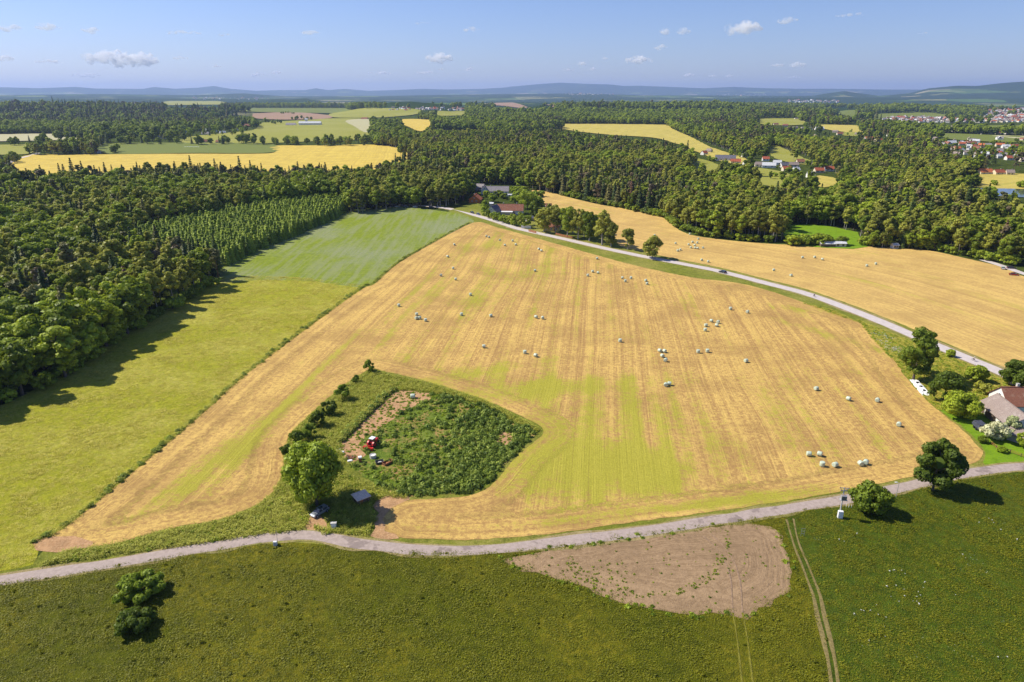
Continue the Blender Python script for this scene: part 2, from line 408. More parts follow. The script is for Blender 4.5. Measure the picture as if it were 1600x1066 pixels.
def sheet(name, pts, mat, z, cell, label, cat='field', kind='structure', world=False, jitter=.35, sstepm=2.0, row=None, greens=(), head=0, headline=None, lift=0, step_smooth=True):
    """draped polygon; pts are places of the photo unless world"""
    W_ = [tuple(p[:2]) for p in pts] if world else [tuple(G(*p)[:2]) for p in pts]
    out = smooth(W_, True, sstepm) if step_smooth else W_
    oa = np.array(out)
    if jitter:
        n1 = vnoise(oa[:, 0] * .6, oa[:, 1] * .6, 3) - .5; n2 = vnoise(oa[:, 0] * .6 + 40, oa[:, 1] * .6, 4) - .5
        oa = oa + np.stack([n1, n2], -1) * 2 * jitter
    mn, mx = oa.min(0), oa.max(0)
    gx, gy = np.meshgrid(np.arange(mn[0], mx[0], cell), np.arange(mn[1], mx[1], cell)); gx = gx.ravel() + cell * .31; gy = gy.ravel()
    if len(gx):
        ins = pip(gx, gy, oa.tolist()); gx, gy = gx[ins], gy[ins]
        d, _ = segdist(gx, gy, oa.tolist()); ok = d > cell * .35; gx, gy = gx[ok], gy[ok]
    verts = [Vector(q) for q in oa.tolist()] + [Vector((a, b)) for a, b in zip(gx, gy)]
    n0 = len(oa)
    vo, eo, fo, *_ = delaunay_2d_cdt(verts, [], [list(range(n0))], 1, 1e-4)
    V = np.array([(q.x, q.y) for q in vo]); zz = hgt(V[:, 0], V[:, 1]) + z
    r_ = np.hypot(V[:, 0], V[:, 1]); zz = zz + np.clip((r_ - 450) / 1000, 0, 4) * .9 + lift
    Vv = np.column_stack([V, zz]); Fc = [f for f in fo if len(f) == 3]
    a = np.array([[Vv[f[0]], Vv[f[1]], Vv[f[2]]] for f in Fc]); nz = np.cross(a[:, 1] - a[:, 0], a[:, 2] - a[:, 0])[:, 2]
    Fc = np.array(Fc); Fc[nz < 0] = Fc[nz < 0][:, ::-1]
    attrs = None
    if row is not None:
        ca, sa = math.cos(row), math.sin(row)      # row = azimuth of the rows, clockwise from +Y
        u = V[:, 0] * ca - V[:, 1] * sa; v = V[:, 0] * sa + V[:, 1] * ca
        wob = (fbm(V[:, 0] / 70, V[:, 1] / 70, 2, 6) - .4) * 7
        A = np.column_stack([u + wob, v, 0 * u])
        hl = headline if headline is not None else oa.tolist()
        d, arc = segdist(V[:, 0], V[:, 1], hl, headline is None)
        B = np.column_stack([d, arc, 0 * d + 7]); hw = head
        mk = np.clip((hw - d) / 6 + .5, 0, 1) if head else 0 * d
        g = 0 * u
        for (gx_, gy_, rx, ry, an, am) in greens:
            c = G(gx_, gy_); dx, dy = V[:, 0] - c.x, V[:, 1] - c.y
            ax, ay = dx * math.cos(an) - dy * math.sin(an), dx * math.sin(an) + dy * math.cos(an)
            g = g + am * np.exp(-(np.hypot(ax / rx, ay / ry) ** 3))
        attrs = {'rowa': ('FLOAT_VECTOR', 'POINT', A), 'rowb': ('FLOAT_VECTOR', 'POINT', B), 'rowm': ('FLOAT', 'POINT', mk), 'green': ('FLOAT', 'POINT', g)}
    me = mesh_np(name, Vv, Fc, [mat], smooth_=True, attrs=attrs)
    return tag(link(name, me), label, cat, kind=kind), oa
def ribbon(name, pts, width, mat, z, label, cat, world=False, kind='structure', thick=0.0, parent=None, step=2.0, wvar=0.0):
    W_ = [tuple(p[:2]) for p in pts] if world else [tuple(G(*p)[:2]) for p in pts]
    c = np.array(smooth(W_, False, step)); t = np.gradient(c, axis=0); t /= np.linalg.norm(t, axis=1)[:, None]; n = np.column_stack([-t[:, 1], t[:, 0]])
    wv = width / 2 + (vnoise(np.arange(len(c)) * .35, 0 * c[:, 0], 5) - .5) * wvar; wv2 = width / 2 + (vnoise(np.arange(len(c)) * .35 + 90, 0 * c[:, 0], 5) - .5) * wvar
    L = c + n * wv[:, None]; Rr = c - n * wv2[:, None]
    V = np.concatenate([L, Rr, c]); zz = hgt(V[:, 0], V[:, 1]) + z; k = len(c); zz[2 * k:] += .03
    V3 = np.column_stack([V, zz]); i = np.arange(k - 1)
    Fc = np.concatenate([np.column_stack([i, i + 2 * k, i + 1 + 2 * k, i + 1])[:, ::-1], np.column_stack([i + 2 * k, i + k, i + k + 1, i + 1 + 2 * k])[:, ::-1]])
    me = mesh_np(name, V3, Fc, [mat], smooth_=True)
    o = link(name, me, parent); 
    return tag(o, label, cat, kind=kind), c
def height_to(px, py, ty, z=0.0):
    """metres from the ground at (px, py) up to photo row ty"""
    g = G(px, py); lo, hi = 0.0, 90.0
    for _ in range(40):
        m_ = (lo + hi) / 2
        if proj(g.x, g.y, g.z + m_)[1] > ty: lo = m_
        else: hi = m_
    return m_
def mpp(px, py):
    """metres per photo pixel, sideways, at the ground there"""
    g = G(px, py); return float(proj(g.x, g.y, g.z)[2]) / F

# ------------------------------------------------------------------ fields, lanes, soils
M['meadow'] = grass_mat('long meadow', (.22, .24, .008), (.38, .38, .014), (.54, .50, .07), yellow=(.60, .52, .14), yamt=.7, flowers=.3, bump=.3)
M['meadow_dark'] = grass_mat('dark meadow', (.040, .055, .003), (.120, .138, .004), (.195, .195, .010), yellow=(.30, .25, .015), yamt=.8, flowers=0, bump=.35)
M['meadow_flower'] = grass_mat('flowering meadow', (.036, .062, .003), (.085, .130, .006), (.14, .19, .016), yellow=(.15, .18, .02), yamt=.4, flowers=.8, bump=.35)
M['lush'] = grass_mat('lush crop', (.12, .17, .010), (.22, .275, .014), (.29, .33, .03), yellow=(.24, .26, .19), yamt=.8, big=.014, bump=.12, stripes=(R(7), .3, (.27, .28, .16), .45))
M['verge'] = grass_mat('verge grass', (.10, .125, .012), (.21, .235, .022), (.36, .34, .06), yellow=(.42, .35, .10), yamt=.7, bump=.25)
M['yard'] = grass_mat('mown yard grass', (.11, .20, .008), (.18, .30, .012), (.22, .34, .02), bump=.08)
M['orchard'] = grass_mat('dry orchard grass', (.14, .16, .02), (.28, .27, .04), (.38, .34, .07), yellow=(.42, .32, .10), yamt=.6, flowers=.8, bump=.2)
M['plot'] = grass_mat('weedy plot', (.06, .11, .01), (.15, .22, .02), (.26, .32, .05), yellow=(.30, .28, .07), yamt=.3, soil=(.50, .27, .12), soilamt=.95, bump=.25)
M['earth'] = grass_mat('bare field soil', (.26, .16, .09), (.46, .31, .20), (.60, .45, .33), big=.05, bump=.22)
M['clay'] = grass_mat('dry clay', (.30, .17, .08), (.50, .29, .14), (.60, .40, .22), big=.08, bump=.1)
M['stubble'] = stubble_mat('main stubble', (.65, .44, .125), (.36, .21, .075), (.29, .29, .025))
M['stubble2'] = stubble_mat('road stubble', (.66, .46, .14), (.46, .29, .10), (.36, .31, .05), gbias=-.05)
M['ripe'] = stubble_mat('ripe barley', (.66, .50, .09), (.50, .36, .07), (.40, .34, .05), gbias=-.35)
M['ripe_green'] = stubble_mat('greenish hay field', (.56, .46, .10), (.42, .34, .08), (.26, .27, .035), gbias=.15)
M['pasture'] = grass_mat('far pasture', (.19, .20, .025), (.30, .30, .04), (.36, .34, .06), yellow=(.36, .34, .12), yamt=.5, big=.006, bump=0)
M['far_brown'] = grass_mat('far ploughed field', (.26, .16, .10), (.34, .22, .14), (.40, .27, .17), big=.01, bump=0)
M['far_green'] = grass_mat('far green crop', (.12, .15, .025), (.17, .20, .035), (.20, .22, .045), big=.01, bump=0)
M['far_pale'] = grass_mat('far pale field', (.36, .34, .18), (.44, .41, .22), (.50, .46, .28), big=.01, bump=0)

LANE = [(-420, 958), (-200, 934), (0, 908), (104, 892), (209, 875), (300, 860), (400, 843), (470, 836), (510, 840), (560, 850), (620, 857), (700, 861), (780, 858), (850, 850), (950, 838), (1050, 824), (1130, 811), (1220, 797), (1310, 783), (1400, 764), (1450, 753), (1500, 742), (1560, 733), (1610, 729), (1720, 725), (1900, 728)]
ROAD = [(560, 316), (620, 320), (665, 322), (700, 326), (737, 335), (775, 346), (812, 358), (870, 371), (969, 393.5), (1053, 410), (1124, 424), (1200, 443.5), (1256, 458), (1313, 478), (1369, 500), (1414, 519), (1453, 536), (1496, 554), (1566, 583), (1640, 618), (1760, 680)]
MAIN = [(52, 847), (100, 826), (232, 718), (324, 640), (400, 573), (521, 483.5), (569, 450), (586, 443), (625, 410), (698, 368), (738, 348.5), (752, 347.5), (775, 355), (800, 361.5), (913, 393.5), (997, 416), (1081, 433.5), (1150, 442), (1200, 454), (1256, 473), (1310, 491), (1346, 507), (1369, 534), (1397, 562), (1414, 588), (1439, 616), (1460, 637), (1497, 666), (1524, 692), (1536, 710), (1518, 726), (1480, 734), (1440, 742), (1380, 754), (1310, 768), (1240, 781), (1130, 797), (950, 822), (850, 835), (760, 843), (680, 843), (622, 839), (602, 828), (598, 812), (607, 796), (634, 783), (681, 779), (732, 775), (765, 761), (788, 735), (812, 708), (849, 672), (800, 644), (760, 626), (700, 606), (650, 592), (600, 580), (580, 576), (562, 586), (546, 596), (524, 613), (501, 633), (482, 650), (456, 675), (446, 701), (444, 726), (441, 746), (425, 771), (400, 790), (339, 813.5), (268, 825.5), (180, 850), (138, 855), (96, 857)]
FIELD2 = [(832, 297), (860, 301), (882, 307), (937, 320), (1000, 330), (1037, 341), (1062, 360), (1100, 371), (1200, 381), (1313, 384.5), (1400, 387), (1453, 392), (1496, 401), (1545, 412), (1575, 420), (1600, 432), (1700, 455), (1900, 500), (1900, 700), (1760, 668), (1690, 632), (1620, 598), (1566, 574), (1520, 554), (1470, 533), (1414, 509), (1369, 491), (1313, 470), (1256, 451), (1200, 437), (1124, 418), (1053, 404), (997, 391.5), (966, 382), (950, 352), (900, 336), (882, 331), (850, 318), (838, 306)]
LEFT = [(-520, 955), (-200, 914), (0, 893), (50, 882), (60, 860), (52, 846), (100, 826), (232, 718), (324, 640), (400, 573), (521, 483.5), (569, 446), (484, 435), (400, 431), (343, 434), (300, 465), (250, 485), (180, 530), (90, 590), (-20, 645), (-220, 745), (-560, 920)]
LUSH = [(343, 442), (345, 420), (400, 391), (475, 362), (537, 333), (575, 329), (625, 322), (650, 325), (690, 330), (720, 335), (740, 347), (700, 367), (625, 409), (588, 441), (569, 450), (484, 440), (400, 438)]
PAD = [(607, 612), (640, 612), (700, 618), (760, 636), (808, 664), (838, 676), (812, 703), (785, 730), (762, 757), (730, 770), (681, 773), (630, 776), (600, 765), (570, 745), (548, 730), (530, 700), (531, 688), (560, 660), (590, 632)]

sheet('dark_meadow', [(-900, 1400), (-560, 1010), (-200, 940), (0, 911), (209, 878), (400, 847), (620, 861), (780, 862), (950, 842), (1130, 815), (1310, 787), (1450, 757), (1560, 737), (1610, 733), (1900, 732), (2600, 900), (2600, 1500), (1200, 2200), (0, 2200)], M['meadow_dark'], .02, 12, 'dark olive rough meadow below the narrow lane', 'meadow')
sheet('flowering_meadow', [(1228, 812), (1310, 790), (1400, 772), (1500, 748), (1600, 737), (1900, 740), (2500, 900), (2300, 1500), (1330, 1500), (1300, 1066), (1278, 980), (1255, 890)], M['meadow_flower'], .035, 12, 'green meadow dotted with white flowers beside the farm track', 'meadow')
sheet('meadow', LEFT, M['meadow'], .03, 12, 'long yellow green meadow between the forest edge and the stubble', 'meadow')
sheet('crop_field', LUSH, M['lush'], .04, 12, 'lush green crop field with bluish flowering patches', 'field')
sheet('verge', [(-200, 916), (60, 868), (96, 830), (420, 740), (440, 660), (600, 480), (569, 452), (586, 441), (625, 408), (698, 366), (738, 346), (700, 330), (740, 316), (860, 355), (1100, 395), (1320, 455), (1660, 570), (1800, 640), (1800, 740), (1560, 745), (1310, 795), (950, 850), (780, 870), (620, 870), (470, 850), (209, 885), (-200, 940)], M['verge'], .012, 10, 'green grass verge beside road and lane', 'verge', step_smooth=False)
main_head = smooth([tuple(G(*p)[:2]) for p in MAIN], True, 4)
sheet('stubble_field', MAIN, M['stubble'], .05, 3.0, 'golden stubble field dotted with wrapped bales', 'field', row=R(7.1), head=8,
      greens=[(950, 680, 34, 30, 0, .9), (885, 740, 28, 16, 0, .75), (1010, 735, 12, 12, 0, .5), (900, 600, 45, 9, R(-10), .6), (700, 590, 40, 6, R(-25), .7), (800, 615, 30, 8, R(-15), .5),
              (330, 740, 4, 60, R(24), .55), (390, 680, 5, 60, R(22), .5), (480, 600, 5, 70, R(10), .45), (1000, 806, 60, 4, R(-6), .5), (1230, 776, 40, 4, R(-6), .6), (700, 834, 40, 4, 0, .35), (1350, 540, 5, 60, R(-35), .75), (1290, 488, 50, 5, R(25), .5),
              (780, 400, 45, 110, R(7), .33), (900, 440, 60, 110, R(7), .22), (690, 480, 22, 110, R(7), .18), (1130, 450, 60, 5, R(10), .2), (640, 760, 20, 10, 0, .3), (1420, 690, 30, 6, R(-10), .3), (1160, 420, 10, 10, 0, .2)])
sheet('road_field', FIELD2, M['stubble2'], .05, 6.0, 'golden mown field on the far side of the road', 'field', row=R(-24), head=900, headline=smooth([tuple(G(*p)[:2]) for p in ROAD], False, 4),
      greens=[(900, 325, 30, 50, 0, .7), (1000, 360, 40, 40, 0, .45), (1480, 440, 12, 120, R(-10), .45), (1560, 500, 10, 90, R(-20), .4), (1420, 395, 90, 6, 0, .45), (1350, 440, 8, 120, R(-10), .3)])
sheet('weedy_plot', PAD, M['plot'], .06, 5, 'overgrown plot with bare brown earth among low weeds', 'plot')
sheet('clay_ground', [(531, 688), (560, 662), (592, 632), (612, 614), (655, 612), (676, 622), (655, 632), (628, 645), (610, 658), (592, 672), (568, 680), (566, 700), (572, 716), (550, 722), (536, 708)], M['clay'], .075, 4, 'bare orange clay along the upper edge of the overgrown plot', 'ground', jitter=1.2)
sheet('clay_patch', [(775, 682), (790, 672), (802, 676), (800, 690), (786, 700), (776, 694)], M['clay'], .08, 3, 'small pale clay patch at the plot corner', 'ground', jitter=.8)
sheet('gravel_drive', [(476, 820), (486, 806), (500, 806), (512, 818), (508, 836), (486, 834)], M['clay'], .065, 3, 'gravel strip where the silver car stands', 'ground', jitter=.4)
sheet('dry_patch', [(575, 838), (590, 826), (588, 812), (596, 800), (580, 792), (600, 776), (632, 770), (640, 780), (614, 792), (604, 800), (598, 812), (602, 828), (622, 840)], M['clay'], .06, 3, 'dry trampled soil at the stubble corner', 'ground', jitter=.8)
SOIL = [(786, 872), (830, 866), (880, 856), (930, 850), (960, 842), (1040, 832), (1120, 823), (1185, 819), (1214, 830), (1228, 858), (1238, 895), (1236, 922), (1212, 938), (1180, 960), (1165, 968), (1140, 960), (1110, 960), (1060, 962), (1020, 952), (965, 940), (900, 914), (840, 898), (800, 886)]
M['earthrows'] = stubble_mat('harrowed soil', (.37, .25, .14), (.25, .165, .09), (.20, .20, .05), gbias=-.5)
sheet('soil_patch', SOIL, M['earthrows'], .06, 3, 'bare pale brown soil patch below the lane', 'soil', jitter=.7, row=0, head=200)
sheet('soil_spill', [(50, 852), (62, 842), (100, 838), (150, 850), (110, 860), (70, 862)], M['clay'], .062, 3, 'dry turned soil at the corner of the stubble', 'soil', jitter=.6)
sheet('yard_grass', [(1540, 728), (1540, 708), (1528, 690), (1500, 664), (1464, 636), (1500, 640), (1560, 645), (1700, 640), (1720, 720), (1600, 724)], M['yard'], .05, 5, 'bright mown grass round the farm', 'grass')
sheet('orchard_grass', [(1350, 500), (1400, 522), (1460, 546), (1530, 575), (1600, 606), (1700, 640), (1700, 650), (1540, 650), (1464, 636), (1442, 614), (1418, 586), (1400, 562), (1372, 534)], M['orchard'], .045, 5, 'dry pale orchard grass between the road and the farm', 'grass')
M['shoulder'] = grass_mat('dry shoulder', (.20, .16, .05), (.36, .28, .13), (.46, .37, .20), yellow=(.22, .25, .03), yamt=.7, bump=.15)
ribbon('lane_shoulder', LANE, 4.5, M['shoulder'], .07, 'dry worn shoulders along the narrow lane', 'shoulder', wvar=1.6)
ribbon('road_shoulder', ROAD, 8.4, M['shoulder'], .06, 'dry worn shoulders along the pale country road', 'shoulder', wvar=2.4)
ribbon('lane', LANE, 3.3, M['lane'], .09, 'narrow grey brown lane in front of the stubble', 'road', wvar=.5)
ribbon('road', ROAD, 5.8, M['asphalt_pale'], .09, 'pale country road sweeping past the village', 'road', wvar=.2)
ribbon('side_road', [(1535, 406), (1560, 414), (1580, 421), (1600, 428), (1660, 446)], 4.5, M['asphalt_pale'], .12, 'side road by the wood edge', 'road')
ribbon('track_rut', [(1229, 812), (1240, 850), (1258, 895), (1275, 950), (1286, 1000), (1297, 1066), (1320, 1300)], .75, M['soil_track'], .07, 'outer rut of the farm track', 'track', wvar=.5)
ribbon('track_rut', [(1240, 811), (1247, 845), (1266, 890), (1285, 945), (1297, 1000), (1308, 1066), (1335, 1300)], .7, M['soil_track'], .07, 'inner rut of the farm track', 'track', wvar=.5)
M['rut2'] = grass_mat('faint rut', (.14, .14, .02), (.26, .24, .03), (.34, .30, .05))
ribbon('track_rut', [(1145, 957), (1152, 1000), (1160, 1066), (1180, 1250)], .6, M['rut2'], .075, 'faint wheel rut leaving the soil patch', 'track', wvar=.5)
ribbon('track_rut', [(1160, 957), (1168, 1000), (1177, 1066), (1200, 1250)], .6, M['rut2'], .075, 'second faint wheel rut leaving the soil patch', 'track', wvar=.5)
M['rut3'] = plain('pressed soil', (.27, .18, .11), .95, .25, 2, bump=.05)
ribbon('track_rut', [(1098, 838), (1118, 856), (1134, 880), (1142, 905), (1144, 930), (1145, 958)], .6, M['rut3'], .10, 'dark wheel rut curving through the soil patch', 'track', wvar=.5)
ribbon('track_rut', [(1112, 836), (1132, 856), (1148, 880), (1156, 905), (1159, 930), (1160, 958)], .6, M['rut3'], .10, 'second dark wheel rut curving through the soil patch', 'track', wvar=.5)

# fields far off: name, outline in the photo, material, azimuth of rows, label
FAR = [
 ('barley_field', [(-200, 290), (-60, 276), (10, 262), (47, 243), (175, 242), (300, 241), (425, 240), (423, 229), (500, 228), (582, 227), (645, 236), (660, 244), (650, 262), (560, 276), (300, 282), (0, 290)], 'ripe', -8, 'ripe yellow field behind the forest'),
 ('green_field', [(175, 241), (150, 232), (170, 225), (290, 224), (422, 226), (424, 239), (300, 240)], 'far_green', 0, 'green field behind the yellow field'),
 ('pasture', [(0, 243), (-150, 250), (-150, 226), (0, 227), (50, 227), (60, 234), (40, 242)], 'pasture', 0, 'small pasture at the lane with trees'),
 ('far_field', [(-200, 212), (0, 211), (60, 210), (145, 211), (140, 218), (0, 222), (-200, 224)], 'far_pale', 0, 'pale striped field beyond the lane'),
 ('pasture', [(290, 224), (300, 214), (380, 206), (400, 202), (410, 193), (450, 190), (520, 186), (580, 187), (575, 204), (582, 212), (560, 219), (480, 222), (400, 225)], 'pasture', 0, 'green hill pasture below the white farm'),
 ('far_field', [(540, 190), (560, 187), (582, 188), (577, 200), (572, 208), (556, 200)], 'far_pale', 0, 'cream corner of the hill pasture'),
 ('far_field', [(395, 181), (405, 178), (470, 177), (515, 181), (512, 186), (450, 188), (400, 186)], 'far_brown', 0, 'reddish ploughed field above the white farm'),
 ('far_field', [(345, 173), (350, 170), (540, 170), (545, 174), (520, 178), (400, 176)], 'far_green', 0, 'dark green field on the far ridge'),
 ('far_field', [(520, 178), (560, 171), (610, 170), (660, 174), (640, 181), (580, 185), (520, 184)], 'pasture', 0, 'mottled green field on the far ridge'),
 ('far_field', [(618, 188), (650, 187), (678, 189), (672, 197), (658, 206), (640, 200)], 'ripe', 0, 'small yellow field between woods'),
 ('far_field', [(670, 176), (700, 175), (728, 175), (727, 181), (690, 182)], 'pasture', 0, 'pale green strip beside the far village'),
 ('far_field', [(735, 164), (770, 162), (800, 161), (868, 164), (862, 168), (800, 168)], 'far_brown', 0, 'brown field on the far ridge'),
 ('far_field', [(255, 162), (260, 159), (345, 159), (345, 164), (262, 165)], 'pasture', 0, 'far green field under the hills'),
 ('hay_field', [(857, 195), (920, 194.5), (980, 195), (1040, 196), (1050, 202), (1075, 213), (1110, 226), (1162, 243), (1166, 253), (1140, 252), (1085, 232), (1060, 222), (1020, 216), (960, 212), (900, 206)], 'ripe_green', 25, 'yellow hay field curving down through the woods'),
 ('pasture', [(1081, 251), (1088, 248), (1110, 253), (1140, 262), (1120, 264), (1085, 262)], 'pasture', 0, 'small green paddock left of the village'),
 ('pasture', [(1165, 262), (1200, 265), (1232, 272), (1240, 278), (1220, 290), (1196, 287), (1180, 272)], 'pasture', 0, 'green paddock below the village'),
 ('pasture', [(1262, 277), (1280, 275), (1302, 278), (1309, 286), (1285, 289), (1268, 284)], 'ripe_green', 0, 'yellowish paddock at the village end'),
 ('pasture', [(1200, 227), (1212, 228), (1232, 236), (1262, 246), (1280, 251), (1260, 254), (1215, 245), (1199, 238)], 'pasture', 0, 'green slope above the village'),
 ('far_field', [(1180, 187), (1200, 186), (1246, 186), (1258, 195), (1220, 197), (1190, 195)], 'pasture', 0, 'green field on the wooded ridge'),
 ('far_field', [(1266, 196), (1300, 196), (1338, 197), (1353, 205), (1330, 208), (1290, 203)], 'ripe_green', 0, 'yellow green field beside the ridge wood'),
 ('far_field', [(1316, 208), (1340, 207), (1350, 211), (1336, 214), (1318, 213)], 'pasture', 0, 'small pasture beside the ridge houses'),
 ('pond_field', [(1504, 273), (1540, 271), (1620, 273), (1700, 276), (1700, 298), (1600, 295), (1545, 294), (1520, 288), (1508, 281)], 'ripe_green', 60, 'yellow field behind the pond'),
 ('pond_meadow', [(1446, 311), (1480, 309), (1520, 315), (1600, 320), (1720, 326), (1720, 335), (1600, 328), (1520, 324), (1462, 318)], 'pasture', 0, 'green strip in front of the pond'),
 ('bright_meadow', [(1229, 352), (1262, 351), (1300, 355), (1336, 363), (1357, 381), (1330, 384), (1290, 383), (1240, 380), (1226, 370)], 'yard', 0, 'small bright green meadow framed by trees'),
 ('far_field', [(1455, 210), (1500, 210), (1600, 214), (1750, 219), (1750, 226), (1600, 224), (1500, 220), (1470, 215)], 'far_green', 0, 'green plain field before the town'),
 ('far_field', [(1535, 212), (1600, 213.5), (1750, 217), (1750, 221), (1600, 218.5), (1560, 215)], 'far_pale', 0, 'pale strip across the green plain field'),
 ('far_field', [(1415, 197), (1425, 197), (1470, 202), (1510, 205), (1510, 208), (1460, 206), (1430, 203)], 'far_pale', 0, 'sandy strip beside the town'),
 ('far_field', [(1535, 199), (1560, 197), (1650, 199), (1650, 202), (1560, 202)], 'far_green', 0, 'green strip beyond the town houses'),
 ('far_field', [(1320, 184), (1350, 180), (1400, 178), (1445, 177), (1482, 181), (1480, 185), (1400, 186), (1340, 186)], 'far_green', 0, 'grey green field before the town'),
 ('far_field', [(1290, 178), (1330, 173), (1345, 177), (1330, 182)], 'far_green', 0, 'green wedge on the plain'),
]
OPEN = []
VIS = {'ripe yellow field behind the forest': [(-200, 285), (-60, 274), (0, 262), (47, 243), (175, 242), (300, 241), (425, 240), (423, 229), (500, 228), (582, 227), (645, 236), (652, 243), (620, 244), (590, 251), (560, 255), (420, 255), (300, 255), (160, 257), (0, 266)]}
for nm, pts, mt, rz, lab in FAR:
    far_ = pts[0][1] < 215
    isr = mt.startswith('ripe')
    g = [] 
    cy_ = sum(q[1] for q in pts) / len(pts); ext = pts if (pts[0][0] < 800 or pts[0][1] < 215 and nm != 'hay_field') else [(a, b + (4.5 if b > cy_ else 0)) for a, b in pts]
    sheet(nm, ext, M[mt], .3 if far_ else .15, 40 if far_ else 18, lab, 'field', jitter=2.0, sstepm=14, row=R(rz) if isr else None, head=0)
    OPEN.append(VIS.get(lab, pts))
# pond
m, nt, p, o = newmat('pond water'); k = N(nt)
p.inputs['Base Color'].default_value = (.06, .075, .08, 1); p.inputs['Roughness'].default_value = .06; p.inputs['IOR'].default_value = 1.33; p.inputs['Specular IOR Level'].default_value = .9
k.l(k.bump(k.noise(k.pos(), .5, 3), .04), p.inputs['Normal'])
POND = [(1499, 297), (1520, 295.5), (1560, 295.5), (1620, 297), (1720, 300), (1720, 312), (1600, 309), (1557, 307), (1520, 306.5), (1502, 304)]
sheet('pond', POND, m, .25, 25, 'pale reflecting pond edged with trees', 'pond', jitter=1)
OPEN.append(POND)

# ------------------------------------------------------------------ haze over the whole country
hb = MB(); hm = bpy.data.materials.new('haze air'); hm.use_nodes = True; hm.node_tree.nodes.clear()
ho = hm.node_tree.nodes.new('ShaderNodeOutputMaterial'); hv = hm.node_tree.nodes.new('ShaderNodeVolumePrincipled')
hv.inputs['Color'].default_value = (.46, .61, 1.0, 1); hv.inputs['Density'].default_value = 3.9e-5; hv.inputs['Anisotropy'].default_value = .2
hm.node_tree.links.new(hv.outputs[0], ho.inputs['Volume'])
hb.box((0, 0, 200), (84000, 84000, 800), hm)
tag(hb.build('haze'), 'thin blue haze over the countryside', 'haze', kind='stuff')

# ------------------------------------------------------------------ trees
def leaf_quads(P, Nn, size, tone, droop=0.0, thin=1.0):
    """one small bent leaf clump per point; returns verts, faces, tones"""
    n = len(P)
    Nn = Nn / np.maximum(np.linalg.norm(Nn, axis=1)[:, None], 1e-6)
    r = rng.normal(size=(n, 3)); U = np.cross(Nn, r); U /= np.maximum(np.linalg.norm(U, axis=1)[:, None], 1e-6); W_ = np.cross(Nn, U)
    s = size * rng.uniform(.6, 1.35, n)[:, None]
    U = U * s; W_ = W_ * s * thin
    k = [rng.uniform(.7, 1.25, n)[:, None] for _ in range(4)]
    b = Nn * s * .35
    V = np.stack([P - U * k[0] - b * .5, P - W_ * k[1] + b * .3, P + U * k[2] - b * .5, P + W_ * k[3] + b * .3], 1).reshape(-1, 3)
    i = np.arange(n)[:, None] * 4
    return V, i + np.arange(4)[None], np.clip(tone, 0, 1)
def sph(n):
    v = rng.normal(size=(n, 3)); return v / np.linalg.norm(v, axis=1)[:, None]
def core_blobs(cs, rs, k=.72):
    """dark inner mass so a crown is not see-through"""
    bm = bmesh.new()
    for c, r in zip(cs, rs):
        bmesh.ops.create_icosphere(bm, subdivisions=1, radius=1, matrix=Matrix.Translation(c) @ Matrix.Diagonal((r * k, r * k, r * k, 1)))
    V = np.array([v.co for v in bm.verts]); Fc = np.array([[v.index for v in f.verts] + [f.verts[0].index] for f in bm.faces]); bm.free()
    return V, Fc
def crown_mesh(name, mat, P, Nn, size, tone, cores=None, thin=1.0):
    V, Fc, T = leaf_quads(P, Nn, size, tone, thin=thin)
    tr = None
    me = mesh_np(name, V, Fc, [mat], attrs={'tone': ('FLOAT', 'FACE', T)})
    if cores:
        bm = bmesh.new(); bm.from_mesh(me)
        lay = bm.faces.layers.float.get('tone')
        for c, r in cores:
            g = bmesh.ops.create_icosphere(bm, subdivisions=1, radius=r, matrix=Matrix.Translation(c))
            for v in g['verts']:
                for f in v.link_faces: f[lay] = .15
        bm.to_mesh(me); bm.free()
    return me
def broad_crown(name, mat, H, Rr, n, size, lobes=34, base=.22, shape=1.0, gap=0.0, flat=1.0, core=True):
    """domed crown of many leafy lobes; z from base*H to H"""
    zc = H * (base + 1) / 2; hz = H * (1 - base) / 2
    L = []
    for i in range(lobes):
        d = sph(1)[0]; d[2] = abs(d[2]) if rng.random() < .58 else -abs(d[2])
        q = rng.uniform(.45, .86) ** .8; wide = 1 - .25 * max(d[2], 0) * shape
        rad = min(Rr, hz * 1.3) * rng.uniform(.17, .36)
        L.append((np.array([d[0] * Rr * q * wide, d[1] * Rr * q * wide, max(zc + d[2] * hz * q * flat, rad * .4)]), rad))
    cs = np.array([l[0] for l in L]); rs = np.array([l[1] for l in L])
    pr = rs ** 2 / (rs ** 2).sum(); idx = rng.choice(lobes, n, p=pr)
    d = sph(n); d[:, 2] += .25; d /= np.linalg.norm(d, axis=1)[:, None]
    rr = rs[idx] * rng.uniform(.72, 1.22, n)
    P = cs[idx] + d * rr[:, None] * np.array([1, 1, .85])
    out = P - np.array([0, 0, zc]); out[:, 2] *= .8
    # drop leaves buried inside other lobes
    depth = np.zeros(n)
    for c, r in L: depth += (np.linalg.norm(P - c, axis=1) < r * .75)
    ok = depth < 2; P, d, out, idx = P[ok], d[ok], out[ok], idx[ok]
    kz = H / max(P[:, 2].max(), .1); kr = Rr / np.quantile(np.hypot(P[:, 0], P[:, 1]), .965); P = P * np.array([kr, kr, kz])
    L = [(c * np.array([kr, kr, kz]), r * min(kr, kz)) for c, r in L]
    lt = rng.uniform(.2, .8, lobes)
    tone = lt[idx] * .55 + rng.uniform(0, .45, len(P))
    Nn = d + rng.normal(scale=.35, size=P.shape)
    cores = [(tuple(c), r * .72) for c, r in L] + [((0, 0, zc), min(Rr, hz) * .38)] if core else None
    return crown_mesh(name, mat, P, Nn, size, tone, cores)
